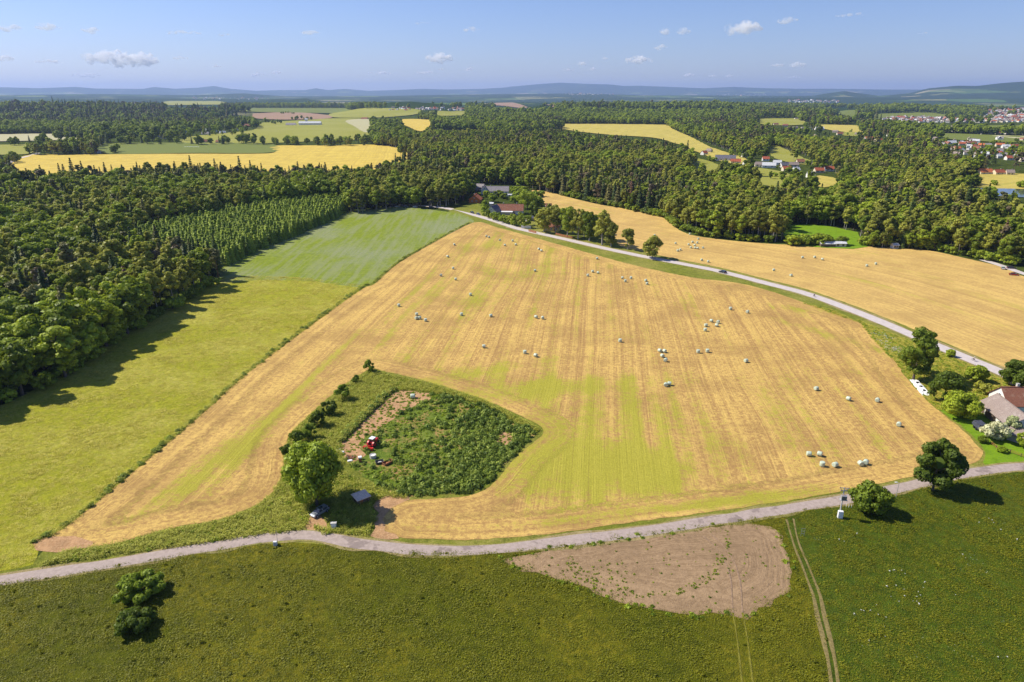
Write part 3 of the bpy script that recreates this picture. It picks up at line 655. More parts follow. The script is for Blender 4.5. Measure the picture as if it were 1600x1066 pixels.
def spruce_crown(name, mat, H, Rr, n, size, base=.12, power=.85, ragged=.25):
    t = rng.uniform(0, 1, n) ** 1.35; lev = np.floor(t * 15) / 15 + rng.uniform(0, .035, n)
    lev = np.clip(lev, 0, .99)
    a = rng.uniform(0, 2 * np.pi, n); arms = 9
    ak = np.round(a / (2 * np.pi) * arms + lev * 37) ; a = (ak - lev * 37) / arms * 2 * np.pi + rng.normal(scale=.16, size=n)
    rag = 1 + ragged * (np.sin(ak * 12.9 + np.floor(t * 15) * 78.2) * .9)
    q = rng.uniform(.25, 1.0, n) ** .7
    r = Rr * (1 - lev) ** power * rag * q
    z = H * (base + (1 - base) * lev) - r * .28 + H * .02
    P = np.column_stack([r * np.cos(a), r * np.sin(a), z])
    Nn = np.column_stack([np.cos(a) * .6, np.sin(a) * .6, np.ones(n)]) + rng.normal(scale=.3, size=(n, 3))
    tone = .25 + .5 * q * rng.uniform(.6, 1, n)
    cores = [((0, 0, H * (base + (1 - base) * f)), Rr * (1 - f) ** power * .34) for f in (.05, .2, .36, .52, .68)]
    return crown_mesh(name, mat, P, Nn, size, tone, cores, thin=.6)
def pine_crown(name, mat, H, Rr, n, size):
    cl = []
    for i in range(20):
        f = rng.uniform(.42, .98); a = rng.uniform(0, 6.28); q = Rr * (1.05 - (f - .42) * 1.2) * rng.uniform(.3, .95)
        cl.append(((q * math.cos(a), q * math.sin(a), H * f - .4), Rr * rng.uniform(.25, .42)))
    cs = np.array([c for c, r in cl]); rs = np.array([r for c, r in cl]); idx = rng.integers(0, len(cl), n)
    d = sph(n); P = cs[idx] + d * rs[idx][:, None] * np.array([1.1, 1.1, .55]) * rng.uniform(.5, 1.1, n)[:, None]
    Nn = d + np.array([0, 0, .6]) + rng.normal(scale=.5, size=(n, 3))
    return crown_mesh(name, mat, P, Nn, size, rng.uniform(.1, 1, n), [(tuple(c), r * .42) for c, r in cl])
def trunk_mesh(name, mat, H, r, limbs=7, reach=3.0, top=.85, fork=.3):
    bm = MB(); p = Vector((0, 0, -.4)); segs = 5; pts = []
    for i in range(segs + 1):
        f = i / segs; pts.append((Vector((math.sin(f * 5 + H) * .12 * H / 10, math.cos(f * 4 + H) * .1 * H / 10 - .1, -.4 + f * (H * top + .4))), r * (1 - f * .82) * (1.25 if i == 0 else 1)))
    for (a, ra), (b, rb) in zip(pts, pts[1:]): bm.tube(a, b, ra, rb, mat, 7, False)
    for i in range(limbs):
        f = fork + (top - fork) * i / limbs; q = pts[min(segs - 1, int(f / top * segs))][0].copy(); q.z = H * f
        a = i * 2.4; e = q + Vector((math.cos(a) * reach * .6, math.sin(a) * reach * .6, reach * .45)); e2 = e + Vector((math.cos(a + .4) * reach * .4, math.sin(a + .4) * reach * .4, reach * .35))
        bm.tube(q, e, r * .38, r * .22, mat, 5, False); bm.tube(e, e2, r * .22, r * .07, mat, 4, False)
    bmesh.ops.recalc_face_normals(bm.bm, faces=bm.bm.faces)
    me = bpy.data.meshes.new(name); bm.bm.to_mesh(me); bm.bm.free(); me.materials.append(mat)
    for p_ in me.polygons: p_.use_smooth = True
    return me
# kinds of forest tree, all at about their real height: (crown mesh, trunk mesh, height, half width)
KIND = {}
KIND['oak'] = [(broad_crown('oak crown', M['leaf_oak'], 17, 5.4, 2600, .55, 38, .16), trunk_mesh('oak trunk', M['bark'], 17, .45, reach=3.2), 17), 
               (broad_crown('oak crown', M['leaf_oak'], 19, 5.0, 2600, .55, 34, .14, 1.4), trunk_mesh('oak trunk', M['bark'], 19, .42, reach=3.0), 19),
               (broad_crown('oak crown', M['leaf_bright'], 16, 5.2, 2400, .55, 30, .15), trunk_mesh('oak trunk', M['bark'], 16, .4, reach=3.0), 16)]
KIND['ash'] = [(broad_crown('ash crown', M['leaf_ash'], 19, 3.9, 2000, .5, 30, .22, 1.2), trunk_mesh('ash trunk', M['bark_pale'], 19, .28, reach=2.2), 19),
               (broad_crown('ash crown', M['leaf_ash'], 17, 3.4, 1800, .5, 26, .25, 1.6), trunk_mesh('ash trunk', M['bark_pale'], 17, .24, reach=2.0), 17),
               (broad_crown('ash crown', M['leaf_oak'], 18, 4.2, 2000, .5, 26, .2, 1.2), trunk_mesh('ash trunk', M['bark'], 18, .3, reach=2.2), 18)]
KIND['spruce'] = [(spruce_crown('spruce crown', M['leaf_spruce'], 23, 4.0, 2600, .5, power=1.0), trunk_mesh('spruce trunk', M['bark'], 23, .28, 0), 23),
                  (spruce_crown('spruce crown', M['leaf_spruce'], 20, 3.5, 2200, .48, power=.9), trunk_mesh('spruce trunk', M['bark'], 20, .25, 0), 20),
                  (spruce_crown('spruce crown', M['leaf_pine'], 19, 3.5, 2000, .5, power=.8, ragged=.35), trunk_mesh('spruce trunk', M['bark'], 19, .25, 0), 19)]
KIND['pine'] = [(pine_crown('pine crown', M['leaf_pine'], 20, 3.3, 1700, .5), trunk_mesh('pine trunk', M['bark_pine'], 20, .26, 6, 2.0, .9, .5), 20),
                (pine_crown('pine crown', M['leaf_pine'], 18, 3.6, 1700, .5), trunk_mesh('pine trunk', M['bark_pine'], 18, .26, 6, 2.0, .9, .5), 18),
                (pine_crown('pine crown', M['leaf_brown'], 19, 3.3, 1600, .5), trunk_mesh('pine trunk', M['bark_pine'], 19, .26, 6, 2.0, .9, .5), 19)]
KIND['larch'] = [(spruce_crown('larch crown', M['leaf_larch'], 9.5, 1.9, 900, .38, .04, .6, .3), trunk_mesh('larch trunk', M['bark'], 9, .12, 0), 9.5),
                 (spruce_crown('larch crown', M['leaf_larch'], 8.5, 1.7, 800, .38, .04, .55, .35), trunk_mesh('larch trunk', M['bark'], 8, .12, 0), 8.5)]
KIND['bush'] = [(broad_crown('bush crown', M['leaf_oak'], 4.2, 2.6, 1000, .3, 18, .0), trunk_mesh('bush stem', M['bark'], 3, .1, 4, 1.0), 4.2),
                (broad_crown('bush crown', M['leaf_bright'], 3.6, 2.4, 900, .3, 16, .0), trunk_mesh('bush stem', M['bark'], 3, .1, 4, 1.0), 3.6)]
BIG = {'oak': 'broadleaf_tree', 'ash': 'broadleaf_tree', 'spruce': 'conifer_tree', 'pine': 'conifer_tree', 'larch': 'young_conifer', 'bush': 'shrub'}
CAT = {'oak': 'tree', 'ash': 'tree', 'spruce': 'conifer', 'pine': 'conifer', 'larch': 'young conifer', 'bush': 'shrub'}
def tree(kind, var, loc, hgt_m, rz, label, group=None, wide=1.0, cat=None, name=None):
    cm, tm, h0 = KIND[kind][var % len(KIND[kind])]
    t = empty(name or BIG[kind], loc, rz); s = hgt_m / h0; t.scale = (s * wide, s * wide, s)
    link('crown', cm, t); link('trunk', tm, t)
    return tag(t, label, cat or CAT[kind], group)

# --- where the woods stand: places of the photo that stay open
NEAR = [(-2500, 1600), (-900, 1000), (-560, 905), (-220, 735), (-20, 640), (60, 612), (113, 584), (197, 524), (267, 484), (310, 462), (345, 440), (347, 420), (400, 392), (475, 363), (537, 336), (575, 332), (625, 324), (662, 326), (700, 322), (722, 318), (728, 305), (735, 293), (750, 288), (790, 289), (815, 292), (832, 298), (860, 302), (882, 306), (937, 319), (1037, 340), (1062, 359), (1100, 370), (1200, 380), (1230, 374), (1345, 384), (1453, 391), (1496, 399), (1560, 411), (1600, 418), (1750, 440), (2100, 520), (3500, 1600)]
PLANT = [(150, 470), (345, 441), (347, 420), (400, 392), (475, 363), (540, 335), (555, 322), (530, 318), (420, 330), (330, 347), (250, 365), (180, 395)]
PLANT = [(300, 408), (352, 418), (400, 392), (475, 363), (537, 337), (545, 322), (500, 318), (400, 332), (300, 350), (215, 372), (190, 395), (240, 398)]
VILL = [[(1062, 250), (1105, 233), (1165, 243), (1200, 240), (1250, 252), (1320, 262), (1318, 285), (1262, 290), (1230, 272), (1200, 264), (1100, 262)],
        [(1205, 190), (1260, 190), (1350, 203), (1400, 212), (1400, 226), (1330, 222), (1240, 210), (1205, 200)],
        [(1450, 214), (1500, 216), (1700, 224), (1700, 256), (1600, 254), (1530, 248), (1470, 236), (1450, 226)],
        [(1387, 183), (1480, 183), (1700, 186), (1700, 193), (1500, 194), (1400, 190)], [(1415, 195), (1520, 199), (1700, 202), (1700, 212), (1520, 207), (1430, 200)],
        [(1520, 176), (1560, 170), (1700, 168), (1700, 184), (1560, 184)],
        [(300, 205), (340, 202), (382, 195), (400, 200), (395, 226), (300, 228), (230, 226), (150, 226), (150, 218)],
        [(605, 166), (730, 163), (730, 175), (605, 175)], [(440, 186), (512, 184), (512, 199), (440, 199)],
        [(730, 190), (745, 170), (1000, 178), (1200, 184), (1200, 186), (1000, 182), (800, 177)][:0] or [(0, 0), (1, 0), (0, 1)]]
def scatter(r0, r1, sp, azmax):
    """jittered grid over the wedge in front of the camera"""
    X, Y = np.meshgrid(np.arange(-r1, r1, sp), np.arange(-r1 * .1, r1, sp)); X = X.ravel(); Y = Y.ravel()
    X = X + rng.uniform(-.42, .42, len(X)) * sp; Y = Y + rng.uniform(-.42, .42, len(Y)) * sp
    r = np.hypot(X, Y); a = np.arctan2(X, Y)
    ok = (r >= r0) & (r < r1) & (np.abs(a) < azmax); return X[ok], Y[ok]
def allowed(X, Y, H, tops=True, near=True):
    Z = hgt(X, Y); px, py, fw = proj(X, Y, Z); tx, ty, _ = proj(X, Y, Z + H); ok = np.ones(len(X), bool)
    mx, my, _ = proj(X, Y, Z + H * .55)
    if near: ok &= ~pip(px, py, NEAR)
    for poly in OPEN:
        ok &= ~pip(px, py, poly)
        if tops: ok &= ~pip(tx, ty, poly); ok &= ~pip(mx, my, poly)
    return ok, px, py, ty
pts_all = {k_: [] for k_ in ('oak', 'ash', 'spruce', 'pine', 'larch', 'bush')}
def put(kind, x, y, s): pts_all[kind].append((x, y, s))
CONIF = [([(0, 300), (0, 262), (300, 255), (660, 250), (740, 262), (735, 290), (600, 292), (380, 300)], .72), ([(-200, 212), (0, 200), (380, 205), (380, 168), (0, 166), (-200, 168)], .7), ([(730, 235), (860, 190), (1080, 225), (1135, 258), (900, 250)], .55), ([(860, 290), (1000, 275), (1040, 290), (1040, 345), (900, 325)], .75), ([(1040, 196), (1165, 240), (1200, 225), (1380, 228), (1420, 185), (1200, 180)], .6), ([(1300, 225), (1480, 236), (1620, 262), (1600, 275), (1300, 262)], .6), ([(130, 420), (330, 380), (340, 440), (250, 470), (160, 470)], .55), ([(1060, 330), (1240, 320), (1600, 345), (1600, 400), (1240, 345)], .15), ([(0, 460), (150, 440), (200, 520), (60, 600), (0, 620)], .08)]
bands = [(90, 760, 6.9, R(56), 1.0), (760, 1500, 8.2, R(50), 1.05), (1500, 2700, 12.0, R(47), 1.2), (2700, 5200, 23, R(44), 1.7)]
for r0, r1, sp, am, big in bands:
    X, Y = scatter(r0, r1, sp, am)
    Hh = 19.0 * big * (0.9 if big > 1.1 else 1)
    ok, px, py, ty = allowed(X, Y, np.full(len(X), Hh * 1.03))
    if r1 > 2600:    # far plain: woods in patches
        ok &= (fbm(X / 700, Y / 500, 3, 21) > .40)
    if r0 > 700: ok &= ty > 158
    for poly in VILL:
        tyy = py - (py - ty) * .8
        ok &= ~((pip(px, py, poly) | pip(px, tyy, poly)) & (rng.random(len(X)) < .93))
    X, Y, px, py = X[ok], Y[ok], px[ok], py[ok]
    pc = fbm(X / 110, Y / 110, 2, 31); con = (pc - .42) * 1.8 + .02
    for poly, v in CONIF: con = np.where(pip(px, py, poly), v * .85 + (pc - .45) * .9, con)
    pl = pip(px, py, PLANT) | pip(px, py - 6, PLANT)
    sz = fbm(X / 40, Y / 40, 2, 41)
    for x, y, c, isp, s_ in zip(X, Y, con, pl, sz):
        s = (0.74 + .46 * s_ + random.uniform(-.12, .12) + (.22 if random.random() < .08 else 0)) * big
        if isp: continue
        if random.random() < c:
            put('spruce' if random.random() < .66 else 'pine', x, y, s)
        else:
            put('oak' if fbm(x / 60, y / 60, 2, 51) > .47 or big > 1.1 else 'ash', x, y, s)
X, Y = scatter(90, 760, 3.0, R(50)); px, py, _ = proj(X, Y, hgt(X, Y)); ok = pip(px, py, PLANT) & ~pip(px, py, NEAR)
for x, y in zip(X[ok], Y[ok]):
    if abs(px[0]) >= 0: put('larch', x, y, random.uniform(.8, 1.2))
# shrubby skirt along the wood edges
edge = [G(a, b) for a, b in [(-220, 735), (-20, 640), (60, 612), (113, 584), (197, 524), (267, 484), (310, 462), (345, 440)]] 
edge2 = [G(a, b) for a, b in [(882, 306), (937, 319), (1037, 340), (1062, 359), (1100, 370), (1200, 380)]]
edge3 = [G(a, b) for a, b in [(1345, 384), (1453, 391), (1496, 399), (1560, 411), (1600, 418)]]
for e_ in (edge, edge2, edge3):
    for a, b in zip(e_, e_[1:]):
        L = (b - a).length
        for i in range(int(L / 3.2)):
            q = a.lerp(b, random.random()); n_ = Vector((-(b - a).y, (b - a).x, 0)).normalized() * random.uniform(-.5, 3.5)
            put('bush', q.x + n_.x, q.y + n_.y, random.uniform(.7, 1.5))
# tree clumps and rows between the far fields: photo x, photo y of the foot, height in metres
CL = []
for x0, x1, y0, y1, n_, h0, h1 in [(45, 62, 240, 243, 5, 14, 20), (62, 125, 236, 243, 22, 15, 24), (125, 150, 238, 243, 8, 10, 15), (160, 187, 237, 241, 7, 9, 15), (8, 45, 226, 229, 6, 11, 17), (45, 75, 222, 227, 5, 12, 18), (145, 165, 219, 226, 6, 14, 20),
        (0, 44, 252, 257, 9, 10, 15), (170, 278, 224.5, 226, 13, 12, 17), (298, 330, 224, 227, 6, 12, 18), (340, 398, 223, 227, 14, 12, 18), (410, 470, 225, 228, 13, 12, 18), (478, 553, 226.5, 229, 17, 12, 19), (555, 590, 223, 228, 11, 13, 20),
        (430, 470, 212, 214, 0, 9, 12), (400, 445, 192, 195, 10, 10, 16), (455, 487, 186, 189, 9, 10, 14), (436, 462, 177, 179, 8, 9, 12), (300, 345, 200, 204, 16, 12, 20), (190, 300, 208, 222, 46, 12, 22), (300, 395, 203, 214, 22, 10, 16),
        (1100, 1160, 250, 262, 8, 5, 9), (1140, 1200, 240, 248, 22, 8, 12), (1200, 1310, 254, 270, 22, 4, 8), (1200, 1270, 270, 285, 14, 6, 10), (1205, 1400, 200, 225, 40, 6, 10), (1450, 1600, 220, 250, 70, 5, 9), (1505, 1530, 288, 297, 8, 9, 14), (1518, 1552, 309, 314, 9, 8, 12), (1572, 1586, 313, 317, 4, 7, 10), (1545, 1560, 288, 291, 3, 4, 6), (1592, 1610, 290, 296, 4, 6, 9),
        (1232, 1300, 380, 384, 16, 5, 7), (1305, 1322, 380, 384, 4, 5, 7), (1358, 1395, 378, 388, 9, 7, 11), (1400, 1452, 378, 390, 12, 8, 12),
        (1502, 1560, 306, 311, 10, 3, 5), (735, 835, 284, 294, 16, 8, 13), (800, 850, 300, 322, 14, 5, 8), (700, 735, 300, 318, 12, 12, 17)]:
    for i in range(n_):
        CL.append((random.uniform(x0, x1), random.uniform(y0, y1), random.uniform(h0, h1)))
for px_, py_, h_ in CL:
    g = G(px_, py_); kd = 'spruce' if random.random() < .14 else ('ash' if random.random() < .25 else 'oak')
    if h_ < 7.5: kd = 'bush'
    put(kd, g.x, g.y, h_ / KIND[kd][0][2])

def join_meshes(name, parts):
    bm = bmesh.new(); mats = []
    for me in parts:
        n0 = len(bm.faces); bm.from_mesh(me); bm.faces.ensure_lookup_table()
        off = []
        for mt in me.materials:
            if mt not in mats: mats.append(mt)
            off.append(mats.index(mt))
        for f in bm.faces[n0:]: f.material_index = off[min(f.material_index, len(off) - 1)]
    out = bpy.data.meshes.new(name); bm.to_mesh(out); bm.free()
    for mt in mats: out.materials.append(mt)
    return out
def scatter_stuff(name, protos, pts, rots, scales, idx, label, cat, widths=None, tilt=0.0):
    """ONE object: prototypes stood on a cloud of points by geometry nodes"""
    col = bpy.data.collections.new(name + ' kinds')
    for i, me in enumerate(protos):
        o = bpy.data.objects.new('%s_kind_%02d' % (name, i), me); col.objects.link(o)
    me = bpy.data.meshes.new(name); n = len(pts)
    me.vertices.add(n); me.vertices.foreach_set('co', np.asarray(pts, np.float32).ravel())
    if widths is None: widths = np.ones(n)
    S = np.column_stack([scales * widths, scales * widths, scales])
    Rt = np.column_stack([rng.normal(scale=tilt, size=n) if tilt else np.zeros(n), rng.normal(scale=tilt, size=n) if tilt else np.zeros(n), rots])
    for nm, tp, data in (('rot3', 'FLOAT_VECTOR', Rt), ('scale3', 'FLOAT_VECTOR', S)):
        a = me.attributes.new(nm, tp, 'POINT'); a.data.foreach_set('vector', np.asarray(data, np.float32).ravel())
    a = me.attributes.new('kind_no', 'INT', 'POINT'); a.data.foreach_set('value', np.asarray(idx, np.int32))
    o = link(name, me)
    ng = bpy.data.node_groups.new(name, 'GeometryNodeTree')
    ng.interface.new_socket('Geometry', in_out='INPUT', socket_type='NodeSocketGeometry'); ng.interface.new_socket('Geometry', in_out='OUTPUT', socket_type='NodeSocketGeometry')
    gi = ng.nodes.new('NodeGroupInput'); go = ng.nodes.new('NodeGroupOutput')
    ci = ng.nodes.new('GeometryNodeCollectionInfo'); ci.inputs['Collection'].default_value = col
    ci.inputs['Separate Children'].default_value = True; ci.inputs['Reset Children'].default_value = True
    ip = ng.nodes.new('GeometryNodeInstanceOnPoints'); ip.inputs['Pick Instance'].default_value = True
    def na(nm, tp):
        x = ng.nodes.new('GeometryNodeInputNamedAttribute'); x.data_type = tp; x.inputs['Name'].default_value = nm
        return x.outputs[0]
    L = ng.links.new
    L(gi.outputs[0], ip.inputs['Points']); L(ci.outputs[0], ip.inputs['Instance']); L(na('kind_no', 'INT'), ip.inputs['Instance Index'])
    er = ng.nodes.new('FunctionNodeEulerToRotation'); L(na('rot3', 'FLOAT_VECTOR'), er.inputs[0]); L(er.outputs[0], ip.inputs['Rotation'])
    L(na('scale3', 'FLOAT_VECTOR'), ip.inputs['Scale']); L(ip.outputs[0], go.inputs[0])
    md = o.modifiers.new('scatter', 'NODES'); md.node_group = ng
    return tag(o, label, cat, kind='stuff')

EDGES = [edge, edge2, edge3]
def stretch(px, py, x, y, s, wd, kd):
    d = min(float(segdist(np.array([x]), np.array([y]), [tuple(p[:2]) for p in e_], False)[0][0]) for e_ in EDGES)
    dep = 'front row' if d < 7 else 'second row' if d < 14 else 'rows behind the edge' if d < 30 else 'deep inside'
    side = 'far left' if px < 130 else 'left' if px < 260 else 'centre left' if px < 420 else 'centre' if px < 900 else 'centre right' if px < 1200 else 'right' if px < 1420 else 'far right'
    look = ('tall' if s > 1.02 else 'short' if s < .88 else 'medium') + (' broad ' if wd > 1.08 else ' narrow ')
    return look, dep + ', ' + side
def zone(px, py):
    if py > 395 and px < 360: return 'in the dense wood bordering the long meadow', 'meadow wood'
    if px < 560 and py > 300: return 'in the wood behind the young plantation', 'plantation wood'
    if px < 735 and py > 255: return 'in the wood in front of the ripe yellow field', 'yellow field wood'
    if py > 330 and px > 1040: return 'in the wood above the road field', 'road field wood'
    if py > 255 and px < 1040: return 'in the wood behind the village houses', 'village wood'
    if py > 255: return 'in the valley wood between village and pond', 'valley wood'
    if px < 600: return 'in the tree belts beyond the ripe yellow field', 'far belts'
    return 'on the wooded hillside around the curving hay field', 'hillside wood'
LOOKS = {'oak': 'rounded leafy tree ', 'ash': 'slender leafy tree ', 'spruce': 'dark spruce ', 'pine': 'brownish pine ', 'larch': 'young conifer ', 'bush': 'leafy shrub '}
LUSHW = [tuple(G(*p)[:2]) for p in LUSH]
SHORTZ = {'meadow wood': 'in the meadow wood', 'plantation wood': 'behind the young plantation', 'yellow field wood': 'before the ripe yellow field', 'road field wood': 'above the road field', 'village wood': 'behind the village houses', 'valley wood': 'in the valley wood', 'far belts': 'beyond the ripe yellow field', 'hillside wood': 'by the hay field', 'plantation': 'in the plantation'}
for names, quota, sname, slabel in ((('oak', 'ash'), 250, 'broadleaf_forest', 'broadleaf woodland filling the middle distance'), (('spruce', 'pine'), 270, 'conifer_forest', 'dark conifer woodland mixed through the hills'),
                      (('larch',), 280, 'young_plantation', 'dense young light green plantation beside the crop field'), (('bush',), 180, 'undergrowth', 'shrubby undergrowth and orchard bushes in the distance')):
    rows = []
    for kd in names:
        for x, y, s in pts_all[kd]: rows.append((kd, x, y, s))
    X = np.array([r_[1] for r_ in rows]); Y = np.array([r_[2] for r_ in rows]); Z = hgt(X, Y); S = np.array([r_[3] for r_ in rows])
    px, py, fw = proj(X, Y, Z + 6); h0 = np.array([KIND[r_[0]][0][2] for r_ in rows]) * S
    size = h0 / fw; size[(px < -5) | (px > 1605) | (py > 1070)] = 0
    order = np.argsort(-size); chosen = set(order[:quota].tolist())
    protos = []; start = {}
    for kd in names:
        start[kd] = len(protos); protos += [join_meshes(kd, [c_, t_]) for c_, t_, _ in KIND[kd]]
    P, Ro, Sc, Ix, Wd = [], [], [], [], []
    for i, (kd, x, y, s) in enumerate(rows):
        rz = random.uniform(0, 6.28); v = random.randrange(len(KIND[kd])); wd = random.uniform(.9, 1.25) * (1.12 if kd in ('oak', 'ash', 'larch') else 1)
        if i in chosen:
            zl, zg = zone(px[i], py[i])
            lk, st = stretch(px[i], py[i], x, y, s, wd, kd)
            if kd == 'larch': st = ('lower' if py[i] > 400 else 'middle' if py[i] > 365 else 'upper') + ' stretch' + (', crop edge' if float(segdist(np.array([x]), np.array([y]), LUSHW, True)[0][0]) < 6 else ', inside'); zl = 'in the plantation beside the crop'; zg = 'plantation'
            tree(kd, v, (x, y, float(Z[i])), KIND[kd][v][2] * s, rz, lk + LOOKS[kd] + SHORTZ[zg] + ', ' + st, LOOKS[kd].strip() + 's, ' + zg, wide=wd)
        else:
            P.append((x, y, float(Z[i]))); Ro.append(rz); Sc.append(s); Ix.append(start[kd] + v); Wd.append(wd)
    print(sname, len(rows), 'stuff', len(P))
    scatter_stuff(sname, protos, P, np.array(Ro), np.array(Sc), Ix, slabel, 'forest', np.array(Wd))

# ------------------------------------------------------------------ materials of the built things
M['wrap'] = plain('bale film', (.50, .57, .43), .38, .07, 2, spec=.5)
M['wrap_white'] = plain('white film', (.78, .79, .76), .35, .06, 2, spec=.5)
M['white_wall'] = plain('white render', (.76, .74, .68), .85, .06, .6)
M['cream_wall'] = plain('cream render', (.66, .58, .42), .85, .07, .6)
M['yellow_wall'] = plain('yellow render', (.66, .50, .16), .85, .07, .6)
M['green_wall'] = plain('pale green render', (.42, .47, .38), .85, .07, .6)
M['grey_wall'] = plain('grey render', (.42, .40, .38), .85, .1, .6)
M['wood_orange'] = plain('orange stained boards', (.50, .15, .035), .7, .2, 2)
M['wood_dark'] = plain('dark old boards', (.14, .10, .075), .85, .3, 2)
M['wood_brown'] = plain('brown boards', (.34, .13, .055), .8, .2, 2)
M['board_grey'] = plain('weathered grey boards', (.74, .58, .44), .85, .2, 3)
M['stone'] = plain('grey stone', (.40, .37, .33), .9, .2, 3, bump=.02)
M['concrete'] = plain('concrete', (.52, .50, .46), .85, .1, 2)
M['steel'] = plain('galvanised steel', (.55, .56, .57), .45, .1, 5, metal=.6)
M['dark_steel'] = plain('dark metal', (.09, .09, .10), .5, .2, 5, metal=.3)
M['rust'] = plain('rusty steel', (.28, .12, .06), .85, .3, 4)
M['rubber'] = plain('black rubber', (.02, .02, .02), .8, .2, 5)
M['red_paint'] = plain('red tractor paint', (.55, .025, .02), .35, .08, 4, spec=.5)
M['white_paint'] = plain('white paint', (.80, .80, .78), .4, .04, 4, spec=.5)
M['black_tarp'] = plain('dark blue grey tarpaulin', (.06, .065, .09), .5, .3, 1.5, bump=.05)
M['glass'] = plain('dark window glass', (.035, .045, .055), .08, .1, 1, spec=.8)
M['skin'] = plain('skin', (.50, .32, .24), .6, .05, 5)
M['shirt_light'] = plain('pale yellow shirt', (.72, .70, .45), .8, .08, 5)
M['shirt_dark'] = plain('dark blue shirt', (.05, .06, .10), .8, .1, 5)
M['trousers'] = plain('dark trousers', (.03, .03, .04), .8, .1, 5)
M['hair'] = plain('brown hair', (.07, .045, .03), .8, .2, 20)
def roof_mat(name, a, b, lichen=(.35, .32, .26), sc=1.0):
    m, nt, p, o = newmat(name); k = N(nt); tc = k.n('ShaderNodeTexCoord').outputs['Object']
    br = k.n('ShaderNodeTexBrick'); k.l(k.map(tc, (3.2 * sc, 3.2 * sc, 3.2 * sc), rot=(0, 0, 0)), br.inputs['Vector']); br.inputs['Scale'].default_value = 1
    br.inputs['Color1'].default_value = (*a, 1); br.inputs['Color2'].default_value = (*b, 1); br.inputs['Mortar'].default_value = tuple(c * .5 for c in a) + (1,); br.inputs['Mortar Size'].default_value = .03
    f = k.noise(tc, .7, 5, .7)
    k.l(k.mix(k.ramp(f, .5, .75, 0, .6), br.outputs[0], lichen), p.inputs['Base Color']); p.inputs['Roughness'].default_value = .85; p.inputs['Specular IOR Level'].default_value = .2
    k.l(k.bump(f, .03), p.inputs['Normal']); return m
M['roof_red'] = roof_mat('red roof tiles', (.42, .10, .05), (.52, .16, .08), (.45, .25, .15))
M['roof_orange'] = roof_mat('orange roof tiles', (.60, .17, .06), (.66, .22, .09), (.6, .25, .12))
M['roof_brown'] = roof_mat('old brown tiles', (.26, .10, .065), (.38, .17, .10), (.42, .30, .20))
M['roof_pink'] = roof_mat('faded tiles', (.30, .24, .21), (.36, .28, .24), (.42, .38, .33))
M['roof_grey'] = roof_mat('grey slates', (.30, .27, .28), (.38, .34, .33), (.42, .39, .35))
M['roof_dark'] = roof_mat('dark slates', (.14, .14, .17), (.19, .18, .21), (.24, .23, .24))
M['roof_white'] = roof_mat('white sheet roof', (.66, .67, .68), (.74, .75, .75), (.6, .6, .58))

# ------------------------------------------------------------------ bales
def bale_mesh(name, stand, mat):
    b = MB(); prof = [(-.65, .50), (-.64, .655), (-.59, .715), (-.3, .74), (0, .75), (.3, .74), (.59, .715), (.64, .655), (.65, .50)]; n = 22; vs = []
    for x, r in prof:
        for i in range(n):
            a = 2 * math.pi * i / n; rr_ = r * (1 + .012 * math.sin(i * 5.1 + x * 4))
            vs.append((rr_ * math.cos(a), rr_ * math.sin(a), x) if stand else (x, rr_ * math.cos(a), rr_ * math.sin(a) * (.96 if math.sin(a) > -.8 else .9)))
    fs = [(j * n + i, j * n + (i + 1) % n, (j + 1) * n + (i + 1) % n, (j + 1) * n + i) for j in range(len(prof) - 1) for i in range(n)] + [tuple(range(n)), tuple((len(prof) - 1) * n + i for i in range(n))]
    b.faces(vs, fs, mat); bmesh.ops.recalc_face_normals(b.bm, faces=b.bm.faces)
    me = bpy.data.meshes.new(name); b.bm.to_mesh(me); b.bm.free(); me.materials.append(mat)
    for p_ in me.polygons: p_.use_smooth = True
    return me
BALE = [bale_mesh('wrapped bale', False, M['wrap']), bale_mesh('wrapped bale upright', True, M['wrap'])]
ORD = ['leftmost', 'second from the left', 'third from the left', 'fourth from the left', 'fifth from the left', 'sixth from the left', 'seventh from the left', 'eighth from the left', 'ninth from the left', 'tenth from the left', 'eleventh from the left', 'twelfth from the left', 'thirteenth from the left']
def ordinal(i, n):
    if n == 1: return 'single'
    if i == n - 1: return 'rightmost'
    return ORD[i] if i < len(ORD) else 'number %d from the left' % (i + 1)
